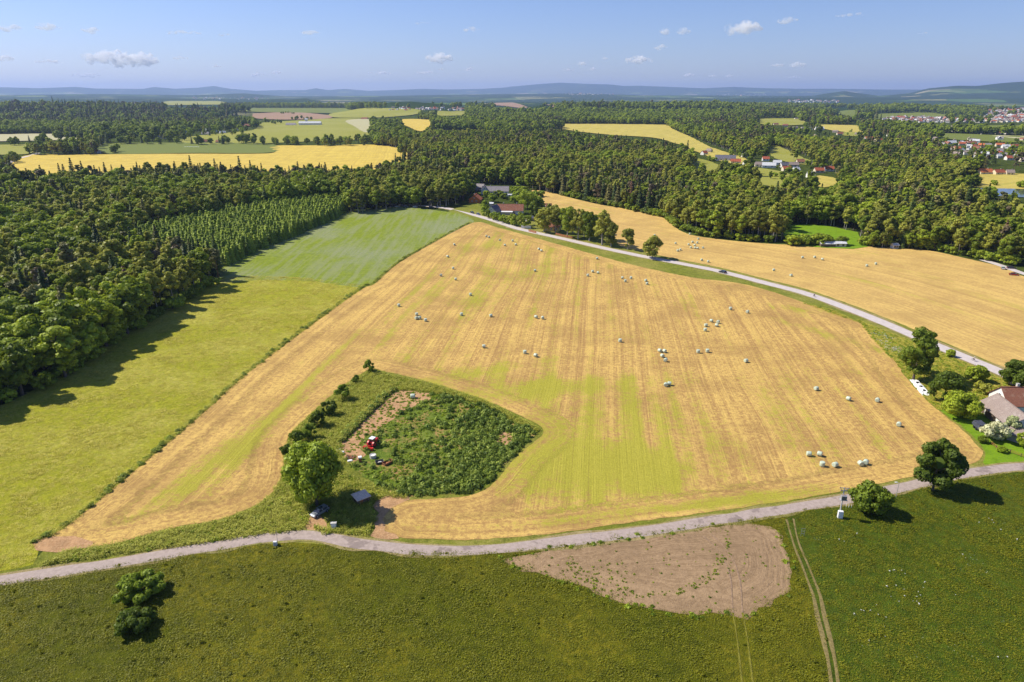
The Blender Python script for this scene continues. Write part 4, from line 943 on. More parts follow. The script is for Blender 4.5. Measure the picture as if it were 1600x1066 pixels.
BALES = [
 ('at the top left tip of the stubble field', [(699.5, 400.5), (710, 382), (760, 369), (764, 370.3), (781, 375), (789, 383), (801, 376), (806, 382)]),
 ('near the crop field border on the stubble', [(689, 430), (708, 419), (712, 436), (735, 460)]),
 ('by the road end of the stubble', [(836, 422.5), (842, 389), (846, 391.5), (933, 403.6)]),
 ('in the upper middle row of the stubble', [(918.5, 430), (926, 424), (934.5, 426), (972.5, 434), (977, 438.8), (986, 434), (1009, 438), (1011, 443)]),
 ('on the left half of the stubble', [(623, 477), (650.5, 497), (651, 491), (655.5, 496.5), (665, 500), (721, 491), (767, 493)]),
 ('in the centre of the stubble', [(756, 541), (820, 550), (837.5, 495), (837, 555), (848, 496.5), (969, 532)]),
 ('in the tight heap right of centre', [(1031, 547.6), (1035, 555.8), (1038.5, 548.4), (1040, 562.5)]),
 ('in the touching pair below the heap', [(1040.3, 601), (1046, 599.3)]),
 ('in the loose cluster at the right of the stubble', [(1102, 515), (1103, 508), (1111.6, 501), (1120, 508), (1122, 503), (1141.5, 482), (1168, 487)]),
 ('on the right side below the loose cluster', [(1091, 549), (1105.5, 548), (1165.6, 563.5)]),
 ('along the outer right edge of the stubble', [(1275.5, 607), (1326, 622.8), (1371, 625), (1404.6, 663)]),
 ('in the lower right corner near the lane', [(1264, 709), (1281, 709), (1285, 725), (1305, 726), (1345, 724), (1352.8, 722)]),
 ('in the cluster beyond the lone road tree', [(1059, 391.5), (1063, 390), (1076, 382), (1078, 365.5), (1079.5, 386.5), (1082, 378), (1085.5, 383), (1086, 387.3), (1089.5, 379), (1091, 373), (1090, 387.6), (1098.5, 387)]),
 ('around the road trees on the far field', [(1023, 367.6), (1055.6, 380), (1096.5, 406), (1106.6, 408.5)]),
 ('in the middle of the road field', [(1209, 421.6), (1236, 430), (1254, 402), (1273, 401.6), (1285, 405), (1354.5, 415), (1368.6, 412)]),
]
for where, L in BALES:
    L = sorted(L)
    for i, (a, b) in enumerate(L):
        g = G(a, b, .7); st = random.random() < .3
        o = link('round_bale', BALE[1 if st else 0], None, (g.x, g.y, .66 + .05)); o.rotation_euler = (0, 0, random.uniform(0, 3.14)); o.scale = (.9, .9, .9)
        tag(o, 'wrapped bale %s, %s' % (where, ordinal(i, len(L))) if len(L) > 1 else 'pale green wrapped bale ' + where, 'bale', 'wrapped bales on the fields')
o = link('round_bale', BALE[0], None, G(645, 619, .7)); o.scale = (1.05, 1.05, 1.05); tag(o, 'greyish white wrapped bale left on the bare clay of the plot', 'bale')
for i in range(7):
    g = G(290 + i * 3.4, 230 - .2 * (i % 2), .7); o = link('silage_bale', BALE[0], None, g); o.scale = (2.2, 1.5, 1.3); o.data = o.data
    tag(o, 'white wrapped bale in the row on the distant green field, ' + ordinal(i, 7), 'bale', 'white bales on the distant green field')

# ------------------------------------------------------------------ houses
def house(name, label, cat, loc, rz, L, W_, hw, hr, wall, roof, over=.5, chim=1, wins=3, group=None, door=True, tiny=False, hip=0.0, wcol='glass'):
    """ridge along local x; front is -y"""
    if tiny:
        b = MB(); b.prism([(-W_ / 2, -1), (W_ / 2, -1), (W_ / 2, hw), (0, hw + hr), (-W_ / 2, hw)], -L / 2, L / 2, wall)
        for v in b.bm.verts: v.co = Vector((v.co.y, v.co.x, v.co.z))
        _roof(b, L, W_, hw, hr, over, roof)
        if chim: b.box((L * .2, 0, hw + hr + .2), (.7, .7, 1.4), M['grey_wall'])
        for s in (-1, 1):
            for i in range(2): b.box(((i - .5) * L * .45, s * (W_ / 2 + .03), hw * .55), (1.3, .06, 1.3), M[wcol])
        o = b.build(name, None, loc=loc); o.rotation_euler = (0, 0, rz); return tag(o, label, cat, group)
    t = empty(name, loc, rz)
    b = MB(); b.prism([(-W_ / 2, -1), (W_ / 2, -1), (W_ / 2, hw), (0, hw + hr - .05), (-W_ / 2, hw)], -L / 2, L / 2, wall)
    for v in b.bm.verts: v.co = Vector((v.co.y, v.co.x, v.co.z))
    b.build('walls', t)
    b = MB(); _roof(b, L, W_, hw, hr, over, roof); rf = b.build('roof', t)
    for i in range(chim):
        c = MB(); x = (-.25 + .5 * i) * L; c.box((x, .4, hw + hr), (.7, .7, 1.9), M['concrete']); c.box((x, .4, hw + hr + 1.0), (.85, .85, .12), M['grey_wall']); c.build('chimney', rf)
    def window(x, y, z, ry=0, ww=1.0, hh=1.2):
        f = MB(); f.box((0, 0, 0), (ww + .2, .1, hh + .2), M['white_paint']); fo = f.build('window', t, loc=(x, y, z)); fo.rotation_euler = (0, 0, ry)
        g_ = MB(); g_.box((-ww / 4 - .01, -.055, 0), (ww / 2 - .06, .05, hh - .08), M['glass']); g_.box((ww / 4 + .01, -.055, 0), (ww / 2 - .06, .05, hh - .08), M['glass']); g_.build('pane', fo)
    for i in range(wins):
        x = -L / 2 + L * (i + .5) / wins
        window(x, -W_ / 2 - .03, hw * .55)
        window(x, W_ / 2 + .03, hw * .55, math.pi)
    for s in (-1, 1):
        window(s * (L / 2 + .03), -W_ * .2, hw * .55, s * math.pi / 2); window(s * (L / 2 + .03), W_ * .2, hw * .55, s * math.pi / 2)
        window(s * (L / 2 + .03), 0, hw + hr * .35, s * math.pi / 2, .8, .9)
    if door:
        d = MB(); d.box((L * .08 + (L / wins) * .42, -W_ / 2 - .04, 1.0), (1.0, .12, 2.05), M['wood_brown']); d.build('door', t)
    return tag(t, label, cat, group)
def _roof(b, L, W_, hw, hr, over, roof):
    sl = hr / (W_ / 2); yo = W_ / 2 + over; zo = hw - over * sl; xl = L / 2 + over * .7; th = .16
    for s in (-1, 1):
        vs = [(-xl, 0, hw + hr), (xl, 0, hw + hr), (xl, s * yo, zo), (-xl, s * yo, zo)]
        vs += [(x, y, z + th) for x, y, z in vs]
        b.faces(vs, [(0, 1, 2, 3), (4, 5, 6, 7), (0, 1, 5, 4), (1, 2, 6, 5), (2, 3, 7, 6), (3, 0, 4, 7)], roof)
    b.box((0, 0, hw + hr + th), (2 * xl, .35, .14), roof)

# village by the road
def at(px, py): return G(px, py)
house('farmhouse', 'white walled farmhouse with a long faded red tile roof behind the road hedge', 'house', at(797, 334), R(-4), 21, 9.5, 3.4, 4.2, M['white_wall'], M['roof_brown'], chim=2, wins=4)
fh = C.objects['farmhouse']; b = MB(); b.box((-2.5, -6.1, 2.75), (10, 3.2, .16), M['white_paint'], rx=.18); b.build('porch_roof', fh); b = MB(); b.box((-2.5, -6.1, 1.2), (9.4, 2.6, 2.6), M['stone']); b.build('porch', fh)
house('farmhouse_wing', 'pale green gabled house joined to the red roofed farmhouse', 'house', at(772, 336), R(68), 11, 8.5, 3.6, 3.9, M['green_wall'], M['roof_dark'], chim=0, wins=2)
house('village_house', 'long white house with a grey violet roof at the wood edge', 'house', at(776, 303), R(-2), 23, 9, 3.2, 4.0, M['white_wall'], M['roof_grey'], chim=1, wins=5)
house('village_house', 'small white gabled house at the left end of the long grey roof', 'house', at(758, 303), R(86), 9, 6.5, 4.2, 3.2, M['white_wall'], M['roof_grey'], chim=0, wins=2)
house('village_house', 'grey roofed house half hidden in trees behind the others', 'house', at(746, 297), R(-24), 15, 7.5, 2.8, 3.4, M['grey_wall'], M['roof_grey'], chim=0, wins=3)
house('wooden_house', 'orange stained wooden chalet with its gable to the road', 'house', at(743, 316), R(82), 11, 9.5, 3.2, 3.6, M['wood_orange'], M['roof_orange'], chim=1, wins=2, over=.9)
house('village_house', 'yellow rendered house behind the row of birches', 'house', at(863, 360), R(-14), 11, 8, 3.4, 3.4, M['yellow_wall'], M['roof_brown'], chim=1, wins=3)
house('garden_shed', 'low grey shed between farmhouse and birches', 'shed', at(827, 345), R(20), 6, 4, 2.2, 1.2, M['grey_wall'], M['roof_dark'], chim=0, wins=1, over=.25)
house('garden_shed', 'white roofed car shelter beside the pale green gable', 'shed', at(766, 322), R(-10), 6, 5, 2.3, .8, M['grey_wall'], M['roof_white'], chim=0, wins=1, over=.3)
house('garden_shed', 'small garden hut with a brown roof on the lawn behind the birches', 'shed', at(857, 325), R(10), 5, 4, 2.2, 1.4, M['wood_brown'], M['roof_brown'], chim=0, wins=1, over=.3)
house('greenhouse', 'low pale glasshouse between the village gardens', 'greenhouse', at(799, 306.5), R(-2), 14, 3, 1.2, .8, M['white_paint'], M['roof_white'], chim=0, wins=4, over=.1, door=False)
# farm on the right
g1, g2 = G(1533, 628, 2.9), G(1577, 664, 2.9); ax = (g2 - g1); ax.z = 0; Lb = ax.length; angb = math.atan2(ax.y, ax.x); nb = Vector((-ax.y, ax.x, 0)).normalized()
cen = (g1 + g2) / 2 + nb * 4.1; cen.z = 0
house('barn', 'white barn with a long grey weathered tile roof at the farm corner', 'barn', cen, angb, Lb, 8.2, 3.0, 2.6, M['white_wall'], M['roof_pink'], chim=0, wins=2, over=.7)
bt = bpy.context.scene.collection.objects['barn']
b = MB(); b.box((-1.5, -4.16, 1.35), (5.4, .16, 2.7), M['wood_dark']); b.build('barn_door', bt)
b = MB(); b.box((-6.2, -4.15, 1.3), (2.6, .12, 2.2), M['wood_dark']); b.build('door', bt)
gx_ = G(1578, 634, 4.0)
house('farmhouse', 'white farmhouse with a dark red tile roof behind the grey roofed barn', 'house', (gx_.x + 9.5, gx_.y + 4.5, 0), R(-2), 19, 9, 4.0, 3.8, M['white_wall'], M['roof_brown'], chim=1, wins=4)
house('garden_shed', 'low stone shed with a faded roof by the farm garden', 'shed', G(1596, 690), R(-50), 6, 4, 2.2, 1.2, M['stone'], M['roof_pink'], chim=0, wins=1)
# the far village, towns and farms, each house its own object
VH = [(1100, 242, 9, 'white_wall', 'roof_red', 'white cottage with a red roof at the left end of the valley village'), (1108, 238.5, 8, 'cream_wall', 'roof_pink', 'small pale roofed hut above the left end of the valley village'),
 (1133, 251, 30, 'white_wall', 'roof_dark', 'long barn with a wide dark slate roof in the valley village'), (1149, 255.5, 15, 'cream_wall', 'roof_red', 'cream house with a faded red roof right of the dark barn'), (1168, 257.5, 13, 'white_wall', 'roof_orange', 'white house with a bright red hipped look roof in the village middle'),
 (1186, 260.5, 13, 'cream_wall', 'roof_pink', 'cream house left of the long white hall'), (1201, 262, 20, 'white_wall', 'roof_white', 'long white hall in the valley village'), (1196, 251.5, 10, 'white_wall', 'roof_red', 'small red roofed house up the slope behind the white hall'),
 (1214, 257.5, 12, 'white_wall', 'roof_white', 'white gabled house right of the long hall'), (1225, 261.5, 12, 'white_wall', 'roof_dark', 'white house with a dark grey roof in the village'), (1238, 261, 17, 'grey_wall', 'roof_pink', 'broad house with a faded violet roof in the village'),
 (1228, 267.5, 12, 'cream_wall', 'roof_red', 'low red roofed house in front of the violet roofed one'), (1250, 256, 11, 'cream_wall', 'roof_brown', 'brown roofed house behind the violet roofed one'), (1266, 277.5, 11, 'white_wall', 'roof_white', 'low white shed alone on the lower paddock'),
 (1279, 270, 14, 'cream_wall', 'roof_red', 'cream house with a red roof beside the valley trees'), (1295, 267.5, 13, 'white_wall', 'roof_red', 'tall white house with a red roof at the right village end'), (1162, 246, 8, 'white_wall', 'roof_pink', 'tiny pale hut above the village road'), (1243, 269, 6, 'white_wall', 'roof_white', 'tiny white hut below the violet roofed house'),
 (1538, 272.5, 21, 'cream_wall', 'roof_orange', 'long low hall with a bright red roof behind the pond field'), (1559, 273, 17, 'cream_wall', 'roof_red', 'shorter red roofed hall right of the long one behind the pond'), (1577, 273.5, 10, 'cream_wall', 'roof_pink', 'small beige hut right of the red roofed halls'),
 (455, 196.5, 15, 'white_wall', 'roof_grey', 'white gabled hall of the hilltop farm'), (485, 196, 34, 'white_wall', 'roof_white', 'long white hilltop building with two window rows'), (479, 192, 8, 'white_wall', 'roof_white', 'white tower block behind the long hilltop building'),
 (294, 208, 14, 'white_wall', 'roof_white', 'white flat hall at the left of the distant farmyard'), (329, 206.5, 18, 'white_wall', 'roof_white', 'long pale roofed hall in the distant farmyard'), (322, 211, 12, 'white_wall', 'roof_grey', 'white building in front of the long pale hall'), (249, 217, 22, 'white_wall', 'roof_grey', 'large white block between trees beyond the green field'),
 (322, 223.5, 13, 'cream_wall', 'roof_brown', 'house with a dusky brown roof at the field road'), (343, 224, 10, 'cream_wall', 'roof_brown', 'smaller brown roofed house at the field road'), (371, 203.5, 10, 'white_wall', 'roof_grey', 'pale house at the right of the distant farmyard'), (384, 198, 16, 'wood_brown', 'roof_brown', 'long brown barn above the distant farmyard'), (216, 205, 7, 'cream_wall', 'roof_pink', 'tiny cream house among the left trees'),
 (348, 209, 9, 'white_wall', 'roof_white', 'low white shed beside the farmyard hedge'), (664, 237, 5, 'white_wall', 'roof_white', 'tiny white hut at the right tip of the ripe yellow field'), (153, 240, 7, 'grey_wall', 'roof_red', 'low shed beside the clump at the ripe field'), (570, 187, 10, 'wood_brown', 'roof_brown', 'long brown shed on the ridge right of the hilltop farm'),
 (1244, 187, 6, 'white_wall', 'roof_pink', 'pale house alone on the ridge meadow'), (1074, 186, 7, 'white_wall', 'roof_white', 'white hut above the ridge wood'), (1357, 218.5, 12, 'white_wall', 'roof_orange', 'white house with an orange roof on the ridge'), (1372, 221, 12, 'cream_wall', 'roof_red', 'red roofed house right of the orange roofed one'),
 (1391, 213, 10, 'white_wall', 'roof_pink', 'pale house in the ridge gardens'), (1340, 211.5, 8, 'cream_wall', 'roof_pink', 'cream house left of the orange roofed one'), (1305, 207.5, 8, 'cream_wall', 'roof_pink', 'faded house below the yellow green field'), (1280, 203, 13, 'white_wall', 'roof_white', 'long white house on the ridge'), (1265, 203, 8, 'white_wall', 'roof_pink', 'cream block on the ridge left of the long white house'), (1255, 202, 8, 'cream_wall', 'roof_grey', 'grey roofed ridge house'),
 (1242, 201, 8, 'cream_wall', 'roof_pink', 'pale ridge house beside the grey roofed one'), (1227, 197.5, 8, 'grey_wall', 'roof_brown', 'brown ridge house near the field corner'), (1212, 196, 8, 'grey_wall', 'roof_brown', 'brown ridge house at the field edge'), (1275, 214.5, 7, 'white_wall', 'roof_pink', 'lone pale house below the ridge'), (1312, 211, 9, 'cream_wall', 'roof_brown', 'brown roofed house below the long white one'),
 (1445, 220, 9, 'cream_wall', 'roof_dark', 'dark roofed house at the left end of the town'), (1460, 223, 10, 'white_wall', 'roof_brown', 'brown roofed white house near the town edge'), (1465, 229.5, 9, 'cream_wall', 'roof_pink', 'pink roofed house at the town wood'), (1486, 225.5, 14, 'white_wall', 'roof_white', 'large white flat building in the town'), (1485, 235, 9, 'white_wall', 'roof_orange', 'bright orange roofed white house in the town'),
 (1494.5, 234.5, 10, 'cream_wall', 'roof_orange', 'orange roofed cream house beside the brightest one'), (1503, 227, 9, 'cream_wall', 'roof_red', 'red roofed house behind the orange pair'), (1517, 226, 13, 'cream_wall', 'roof_brown', 'long brownish roofed block in the town'), (1521, 231, 7, 'white_wall', 'roof_red', 'small red roofed house below the brownish block'), (1503, 238, 6, 'grey_wall', 'roof_white', 'small bluish white house below the orange pair'),
 (1513, 241, 9, 'cream_wall', 'roof_white', 'pale roofed house near the town wood'), (1523, 243, 8, 'cream_wall', 'roof_red', 'pinkish red gabled house by the wood'), (1533, 229.5, 8, 'white_wall', 'roof_orange', 'orange roofed house in the town centre'), (1541, 229.5, 12, 'white_wall', 'roof_grey', 'long grey roofed house in the town centre'), (1555, 242.5, 16, 'white_wall', 'roof_red', 'long red roofed white house in the lower town'),
 (1562, 229, 12, 'cream_wall', 'roof_orange', 'long orange roof in the upper town'), (1571, 231.5, 11, 'white_wall', 'roof_white', 'white gabled house in the upper town'), (1586, 231, 10, 'white_wall', 'roof_red', 'crimson roofed house in the upper town'), (1596, 234.5, 9, 'white_wall', 'roof_white', 'white block at the town edge'), (1581, 239, 11, 'white_wall', 'roof_red', 'red roofed house in front of the crimson one'),
 (1567, 245, 10, 'white_wall', 'roof_grey', 'white house in the lower town'), (1559, 247, 9, 'white_wall', 'roof_white', 'low white house under the long red roof'), (1584, 250, 12, 'white_wall', 'roof_grey', 'white house with a dark gable in the lower town'), (1598, 253, 8, 'cream_wall', 'roof_pink', 'cream house at the right edge of the lower town'), (1575, 250, 6, 'white_wall', 'roof_red', 'small house in front of the lower town'),
 (1549, 233, 8, 'cream_wall', 'roof_brown', 'brown roofed house in the town gardens')]
for a, b_, wpx, wl, rf, lab in VH:
    g = G(a, b_); mp = mpp(a, b_); L_ = max(8, wpx * mp); W_ = min(max(7, L_ * .5), 16); hh = 3.2 if L_ < 35 else 5.0
    if 'tower' in lab: W_, L_, hh = 8, 9, 11
    if 'two window rows' in lab: hh = 7
    house('distant_house', lab, 'house', g, R(random.uniform(-18, 18)) if wpx > 9 else R(random.uniform(-50, 50)), L_, W_, hh, min(W_ * .42, 4.5), M[wl], M[rf], chim=1 if L_ < 22 else 0, tiny=True)
TOWN = [((1392, 1600), (184.5, 189.5), 78, 'in the long town row across the plain'), ((1418, 1512), (198.5, 203.5), 16, 'along the sandy strip'), ((1530, 1604), (204.5, 210), 26, 'in the hamlet behind the plain field'), ((1532, 1604), (173, 181), 30, 'in the farthest part of the town'), ((608, 728), (168, 173.5), 30, 'in the village on the far ridge'), ((805, 1200), (176, 184), 16, 'peeping from the far woods')]
for (x0, x1), (y0, y1), n_, wh in TOWN:
    for i in range(n_):
        a = random.uniform(x0, x1); b_ = random.uniform(y0, y1); g = G(a, b_); k_ = max(.9, math.hypot(g.x, g.y) / 3600)
        L_ = random.uniform(10, 17) * k_; wl = random.choice(['white_wall', 'white_wall', 'cream_wall']); rf = random.choice(['roof_red', 'roof_pink', 'roof_pink', 'roof_grey', 'roof_brown', 'roof_white'])
        house('distant_house', 'tiny %s house with a %s roof %s' % ('white' if wl[0] == 'w' else 'cream', {'roof_red': 'red', 'roof_pink': 'faded', 'roof_orange': 'orange', 'roof_grey': 'grey', 'roof_brown': 'brown', 'roof_white': 'white'}[rf], wh), 'house', g, R(random.uniform(-60, 60)), L_, L_ * .6, 4.5 * k_, 3.0 * k_, M[wl], M[rf], chim=0, tiny=True, group='houses ' + wh)

# ------------------------------------------------------------------ vehicles
CARMAT = {}
def paint(name, col, metal=.4):
    if name not in CARMAT:
        m, nt, p, o = newmat(name + ' paint'); p.inputs['Base Color'].default_value = (*col, 1); p.inputs['Metallic'].default_value = metal; p.inputs['Roughness'].default_value = .3
        p.inputs['Coat Weight'].default_value = .6; CARMAT[name] = m
    return CARMAT[name]
def car(name, label, loc, rz, mat, estate=True, group=None, rack=False):
    """nose along +x"""
    t = empty(name, loc, rz); L, W_ = 4.5, 1.78
    b = MB(); prof = [(-2.2, .28), (2.15, .28), (2.24, .45), (2.2, .66), (2.05, .78), (1.1, .93), (-2.15, .98), (-2.24, .8), (-2.25, .45)]
    b.prism(prof, -W_ / 2, W_ / 2, mat)
    for v in b.bm.verts:
        if v.co.z > .7: v.co.y *= .94
        if abs(v.co.x) > 2: v.co.y *= .88
    bmesh.ops.bevel(b.bm, geom=list(b.bm.edges), offset=.07, segments=2, affect='EDGES', clamp_overlap=True)
    b.build('body', t, smooth_=False)
    g_ = MB(); back = -2.1 if estate else -1.6
    pr = [(1.12, .90), (.42, 1.42), (back + .35, 1.44), (back, .95)]
    g_.prism(pr, -.80, .80, M['glass'])
    for v in g_.bm.verts:
        if v.co.z > 1.2: v.co.y *= .82
    g_.build('windows', t)
    r_ = MB(); r_.box(((.42 + back + .35) / 2, 0, 1.45), (.42 - back - .35 + .12, 1.36, .07), mat)
    if rack:
        for s in (-1, 1): r_.tube((.3, s * .6, 1.53), (back + .4, s * .6, 1.53), .025, .025, M['dark_steel'], 6)
        r_.box((-.3, 0, 1.49), (1.0, .9, .03), M['glass'])
    r_.build('roof_panel', t)
    p_ = MB()
    for s in (-1, 1):
        for x in (-.25, back + .42 - .0): p_.box((x, s * .73, 1.18), (.09, .07, .52), mat, rx=s * .28)
    p_.build('pillars', t)
    for x in (-1.4, 1.4):
        for s in (-1, 1):
            w_ = MB(); w_.tube((x, s * .70, .33), (x, s * .90, .33), .33, .33, M['rubber'], 16); wo_ = w_.build('wheel', t)
            w2 = MB(); w2.tube((x, s * .895, .33), (x, s * .915, .33), .2, .2, M['steel'], 10); w2.build('rim', wo_)
    for s in (-1, 1):
        h_ = MB(); h_.box((2.16, s * .62, .64), (.12, .34, .16), M['white_paint']); h_.build('headlight', t)
        h_ = MB(); h_.box((-2.2, s * .68, .75), (.1, .2, .25), M['red_paint']); h_.build('tail_light', t)
        m_ = MB(); m_.box((.75, s * .95, 1.0), (.12, .16, .12), mat); m_.build('mirror', t)
    return tag(t, label, 'car', group)
g_a, g_b = G(489, 808), G(511, 795); dr = math.atan2(g_a.y - g_b.y, g_a.x - g_b.x)
gc = G(500, 803); car('parked_car', 'silver estate car standing beside the big tree at the lane', (gc.x, gc.y, .06), dr, paint('silver', (.42, .45, .50), .6), rack=True)
def road_dir(i): a, b = G(*ROAD[i]), G(*ROAD[i + 1]); return math.atan2(b.y - a.y, b.x - a.x)
car('moving_car', 'dark car driving along the pale road beside the lone trees', G(1129, 426.5), road_dir(10) + math.pi, paint('dark blue', (.03, .04, .06), .3))
car('parked_car', 'dark red car on the verge of the side road at the wood', G(1584, 430.5), R(-28), paint('dark red', (.30, .02, .02), .3), estate=False)
car('parked_car', 'pale blue white car under the trees at the side road', G(1567, 420.5), R(60), paint('ice', (.55, .62, .66), .2))
car('parked_car', 'violet dark car under the trees behind the pale one', G(1580, 420), R(-10), paint('violet', (.06, .04, .07), .3))
car('parked_car', 'grey blue car parked at the road under the first trees, nearest the hedge', G(747.5, 336), road_dir(4), paint('grey blue', (.16, .19, .24), .4))
car('parked_car', 'black car parked at the road in front of the wooden chalet', G(738, 333.5), road_dir(4), paint('black', (.015, .015, .02), .3))
car('parked_car', 'white car parked at the top corner of the lush crop field', G(649, 324.5), R(5), paint('white', (.75, .75, .74), .0))
car('parked_car', 'silver car parked beneath the wood left of the white car', G(621, 323.5), R(40), paint('silver', (.42, .45, .50), .6), estate=False)
car('parked_car', 'dark grey car in the tree shade between the white and silver cars', G(634, 323.5), R(10), paint('dark grey', (.07, .07, .08), .4))
car('parked_car', 'blue black car at the road bend above the crop field', G(674, 325), R(-5), paint('dark blue', (.03, .04, .06), .3))
car('parked_car', 'silver grey car half hidden under the tree at the farm entrance', G(1590, 603), R(-40), paint('silver', (.42, .45, .50), .6))

def tractor(loc, rz):
    """nose along +x, implement at the back"""
    t = empty('tractor', loc, rz); r = M['red_paint']
    b = MB(); b.box((1.35, 0, 1.15), (1.7, .72, .62), r, taper=.9); b.box((2.2, 0, 1.1), (.08, .62, .5), M['dark_steel']); b.build('bonnet', t, bevel=.05)
    b = MB(); b.box((.6, 0, .75), (3.0, .5, .5), M['dark_steel']); b.box((1.9, 0, .55), (.25, 1.3, .18), M['dark_steel']); b.build('chassis', t)
    cab = MB()
    for x in (-.75, .45):
        for s in (-1, 1): cab.tube((x, s * .62, 1.2), (x * .95, s * .58, 2.35), .045, .045, r, 6)
    cab.box((-.15, 0, 1.15), (1.3, 1.15, .5), r); co = cab.build('cab_frame', t)
    gl = MB(); gl.box((-.15, 0, 1.85), (1.08, 1.08, .85), M['glass']); gl.build('cab_glass', co)
    rf = MB(); rf.box((-.15, 0, 2.42), (1.6, 1.45, .14), M['white_paint']); rf.build('cab_roof', t, bevel=.05)
    for s in (-1, 1):
        w_ = MB(); w_.tube((-.55, s * .62, .78), (-.55, s * 1.02, .78), .78, .78, M['rubber'], 22)
        for i in range(18):
            a = i * math.pi / 9; w_.box((-.55 + math.cos(a) * .79, s * .82, .78 + math.sin(a) * .79), (.09, .42, .07), M['rubber'], ry=-a)
        wo_ = w_.build('rear_wheel', t); q = MB(); q.tube((-.55, s * .66, .78), (-.55, s * 1.05, .78), .42, .40, r, 14); q.build('rim', wo_)
        w_ = MB(); w_.tube((1.9, s * .55, .44), (1.9, s * .83, .44), .44, .44, M['rubber'], 16); wo_ = w_.build('front_wheel', t); q = MB(); q.tube((1.9, s * .6, .44), (1.9, s * .85, .44), .24, .22, M['white_paint'], 10); q.build('rim', wo_)
        f = MB(); 
        for i in range(5):
            a = R(20 + i * 35); f.box((-.55 + math.cos(a) * .9, s * .82, .8 + math.sin(a) * .9), (.5, .48, .06), r, ry=-(a - math.pi / 2))
        f.build('mudguard', t)
        h_ = MB(); h_.tube((2.2, s * .22, 1.2), (2.27, s * .22, 1.2), .09, .09, M['white_paint'], 8); h_.build('headlight', t)
    e = MB(); e.tube((1.5, .3, 1.4), (1.5, .3, 2.3), .05, .04, M['dark_steel'], 6); e.build('exhaust', t)
    im = MB(); im.box((-2.2, 0, .55), (.7, 3.0, .28), r); im.box((-2.55, 0, .35), (.12, 3.1, .5), r); im.box((-2.0, 0, .85), (.15, .9, .5), r)
    for y in (-.35, 0, .35): im.tube((-2.1, y, .7), (-1.1, y, .8), .05, .05, r, 6)
    io = im.build('rear_implement', t)
    bl = MB()
    for i in range(13): bl.box((-2.3, -1.4 + i * .235, .25), (.35, .05, .4), M['dark_steel'])
    bl.build('blades', io)
    return tag(t, 'red tractor with a white cab roof and red implement on the overgrown plot', 'tractor')
g = G(582, 697); tractor((g.x + .2, g.y, .12), R(66))

# ------------------------------------------------------------------ small things on the plot and at the lane
def put3(px, py, z=0): return G(px, py, z)
t = empty('beehive', put3(563, 722), R(15)); b = MB(); b.box((0, 0, .75), (.75, .75, .95), M['wood_brown']); b.build('hive_box', t); b = MB(); b.box((0, 0, 1.4), (.9, .9, .35), M['white_paint']); b.build('lid', t)
b = MB(); [b.box((x, y, .15), (.09, .09, .35), M['wood_dark']) for x in (-.3, .3) for y in (-.3, .3)]; b.build('stand', t); tag(t, 'white topped brown hive box on the trampled ground', 'beehive')
t = empty('concrete_ring', put3(583, 715.5), 0); b = MB(); n = 20; ro, ri, h = .85, .68, .95
vs = [(r_ * math.cos(2 * math.pi * i / n), r_ * math.sin(2 * math.pi * i / n), z) for r_, z in ((ro, 0), (ro, h), (ri, h), (ri, .1)) for i in range(n)]
b.faces(vs, [(j * n + i, j * n + (i + 1) % n, (j + 1) * n + (i + 1) % n, (j + 1) * n + i) for j in range(3) for i in range(n)] + [tuple(3 * n + i for i in range(n))], M['concrete']); b.build('ring_wall', t, bevel=0)
b = MB(); b.tube((0, 0, .1), (0, 0, .8), .67, .67, M['white_paint'], 20); b.build('lid', t); tag(t, 'round pale concrete ring standing near the tractor', 'concrete ring')
def tub(name, label, loc, rz, L, W_, h, mat, fill):
    t = empty(name, loc, rz); b = MB()
    for s in (-1, 1):
        b.box((0, s * W_ / 2, h / 2 + .1), (L, .08, h), mat, rx=-s * .18); b.box((s * L / 2, 0, h / 2 + .1), (.08, W_ - .09, h), mat, ry=s * .18)
    b.box((0, 0, .12), (L * .94, W_ * .9, .06), mat); b.build('sides', t)
    f = MB(); f.box((L * .1, 0, h * .45), (L * .6, W_ * .7, .25), fill, taper=.6); f.build('contents', t)
    return tag(t, label, 'trough')
tub('metal_tub', 'dark metal tub with pale rubble inside on the overgrown plot', put3(593, 724), R(20), 1.9, 1.3, .6, M['dark_steel'], M['concrete'])
tub('wooden_trough', 'rusty open trough lying beside the dark tub', put3(606, 724.5), R(48), 2.7, 1.3, .6, M['rust'], M['wood_brown'])
t = empty('scrap_heap', put3(546, 716), 0); b = MB()
for i in range(16): b.box((random.uniform(-1.6, 1.6), random.uniform(-.6, .6), .2 + .15 * random.random()), (random.uniform(.8, 1.8), .16, .12), M[random.choice(['wood_dark', 'rust', 'wood_brown'])], rz=random.uniform(0, 3.1), ry=random.uniform(-.5, .5))
b.build('boards', t); tag(t, 'tangle of old brown boards and rusty bars on the clay', 'scrap heap', kind='thing')
for i, (a, b_) in enumerate([(534, 707), (547, 720.5), (528, 703)]):
    g = put3(a, b_); b = MB(); b.box((0, 0, .15), (1.3, .8, .22), M['white_paint'], rz=.4 * i, taper=.9); tag(b.build('stone_slab', None, loc=g), ['white stone slab beside the big tree crown', 'pale stone slab below the heap of boards', 'small white slab at the foot of the earth bank'][i], 'slab')
t = empty('small_hut', put3(565, 784), R(38)); b = MB(); b.box((0, 0, .8), (3.0, 2.6, 1.6), M['wood_dark']); b.build('walls', t)
b = MB(); b.box((0, 0, 1.72), (3.6, 3.3, .14), M['board_grey'], rx=.06); b.build('roof', t); b = MB(); b.box((-.6, -1.32, .75), (.8, .06, 1.4), M['wood_brown']); b.build('door', t); tag(t, 'small hut with a flat grey board roof in the tree shade', 'hut')
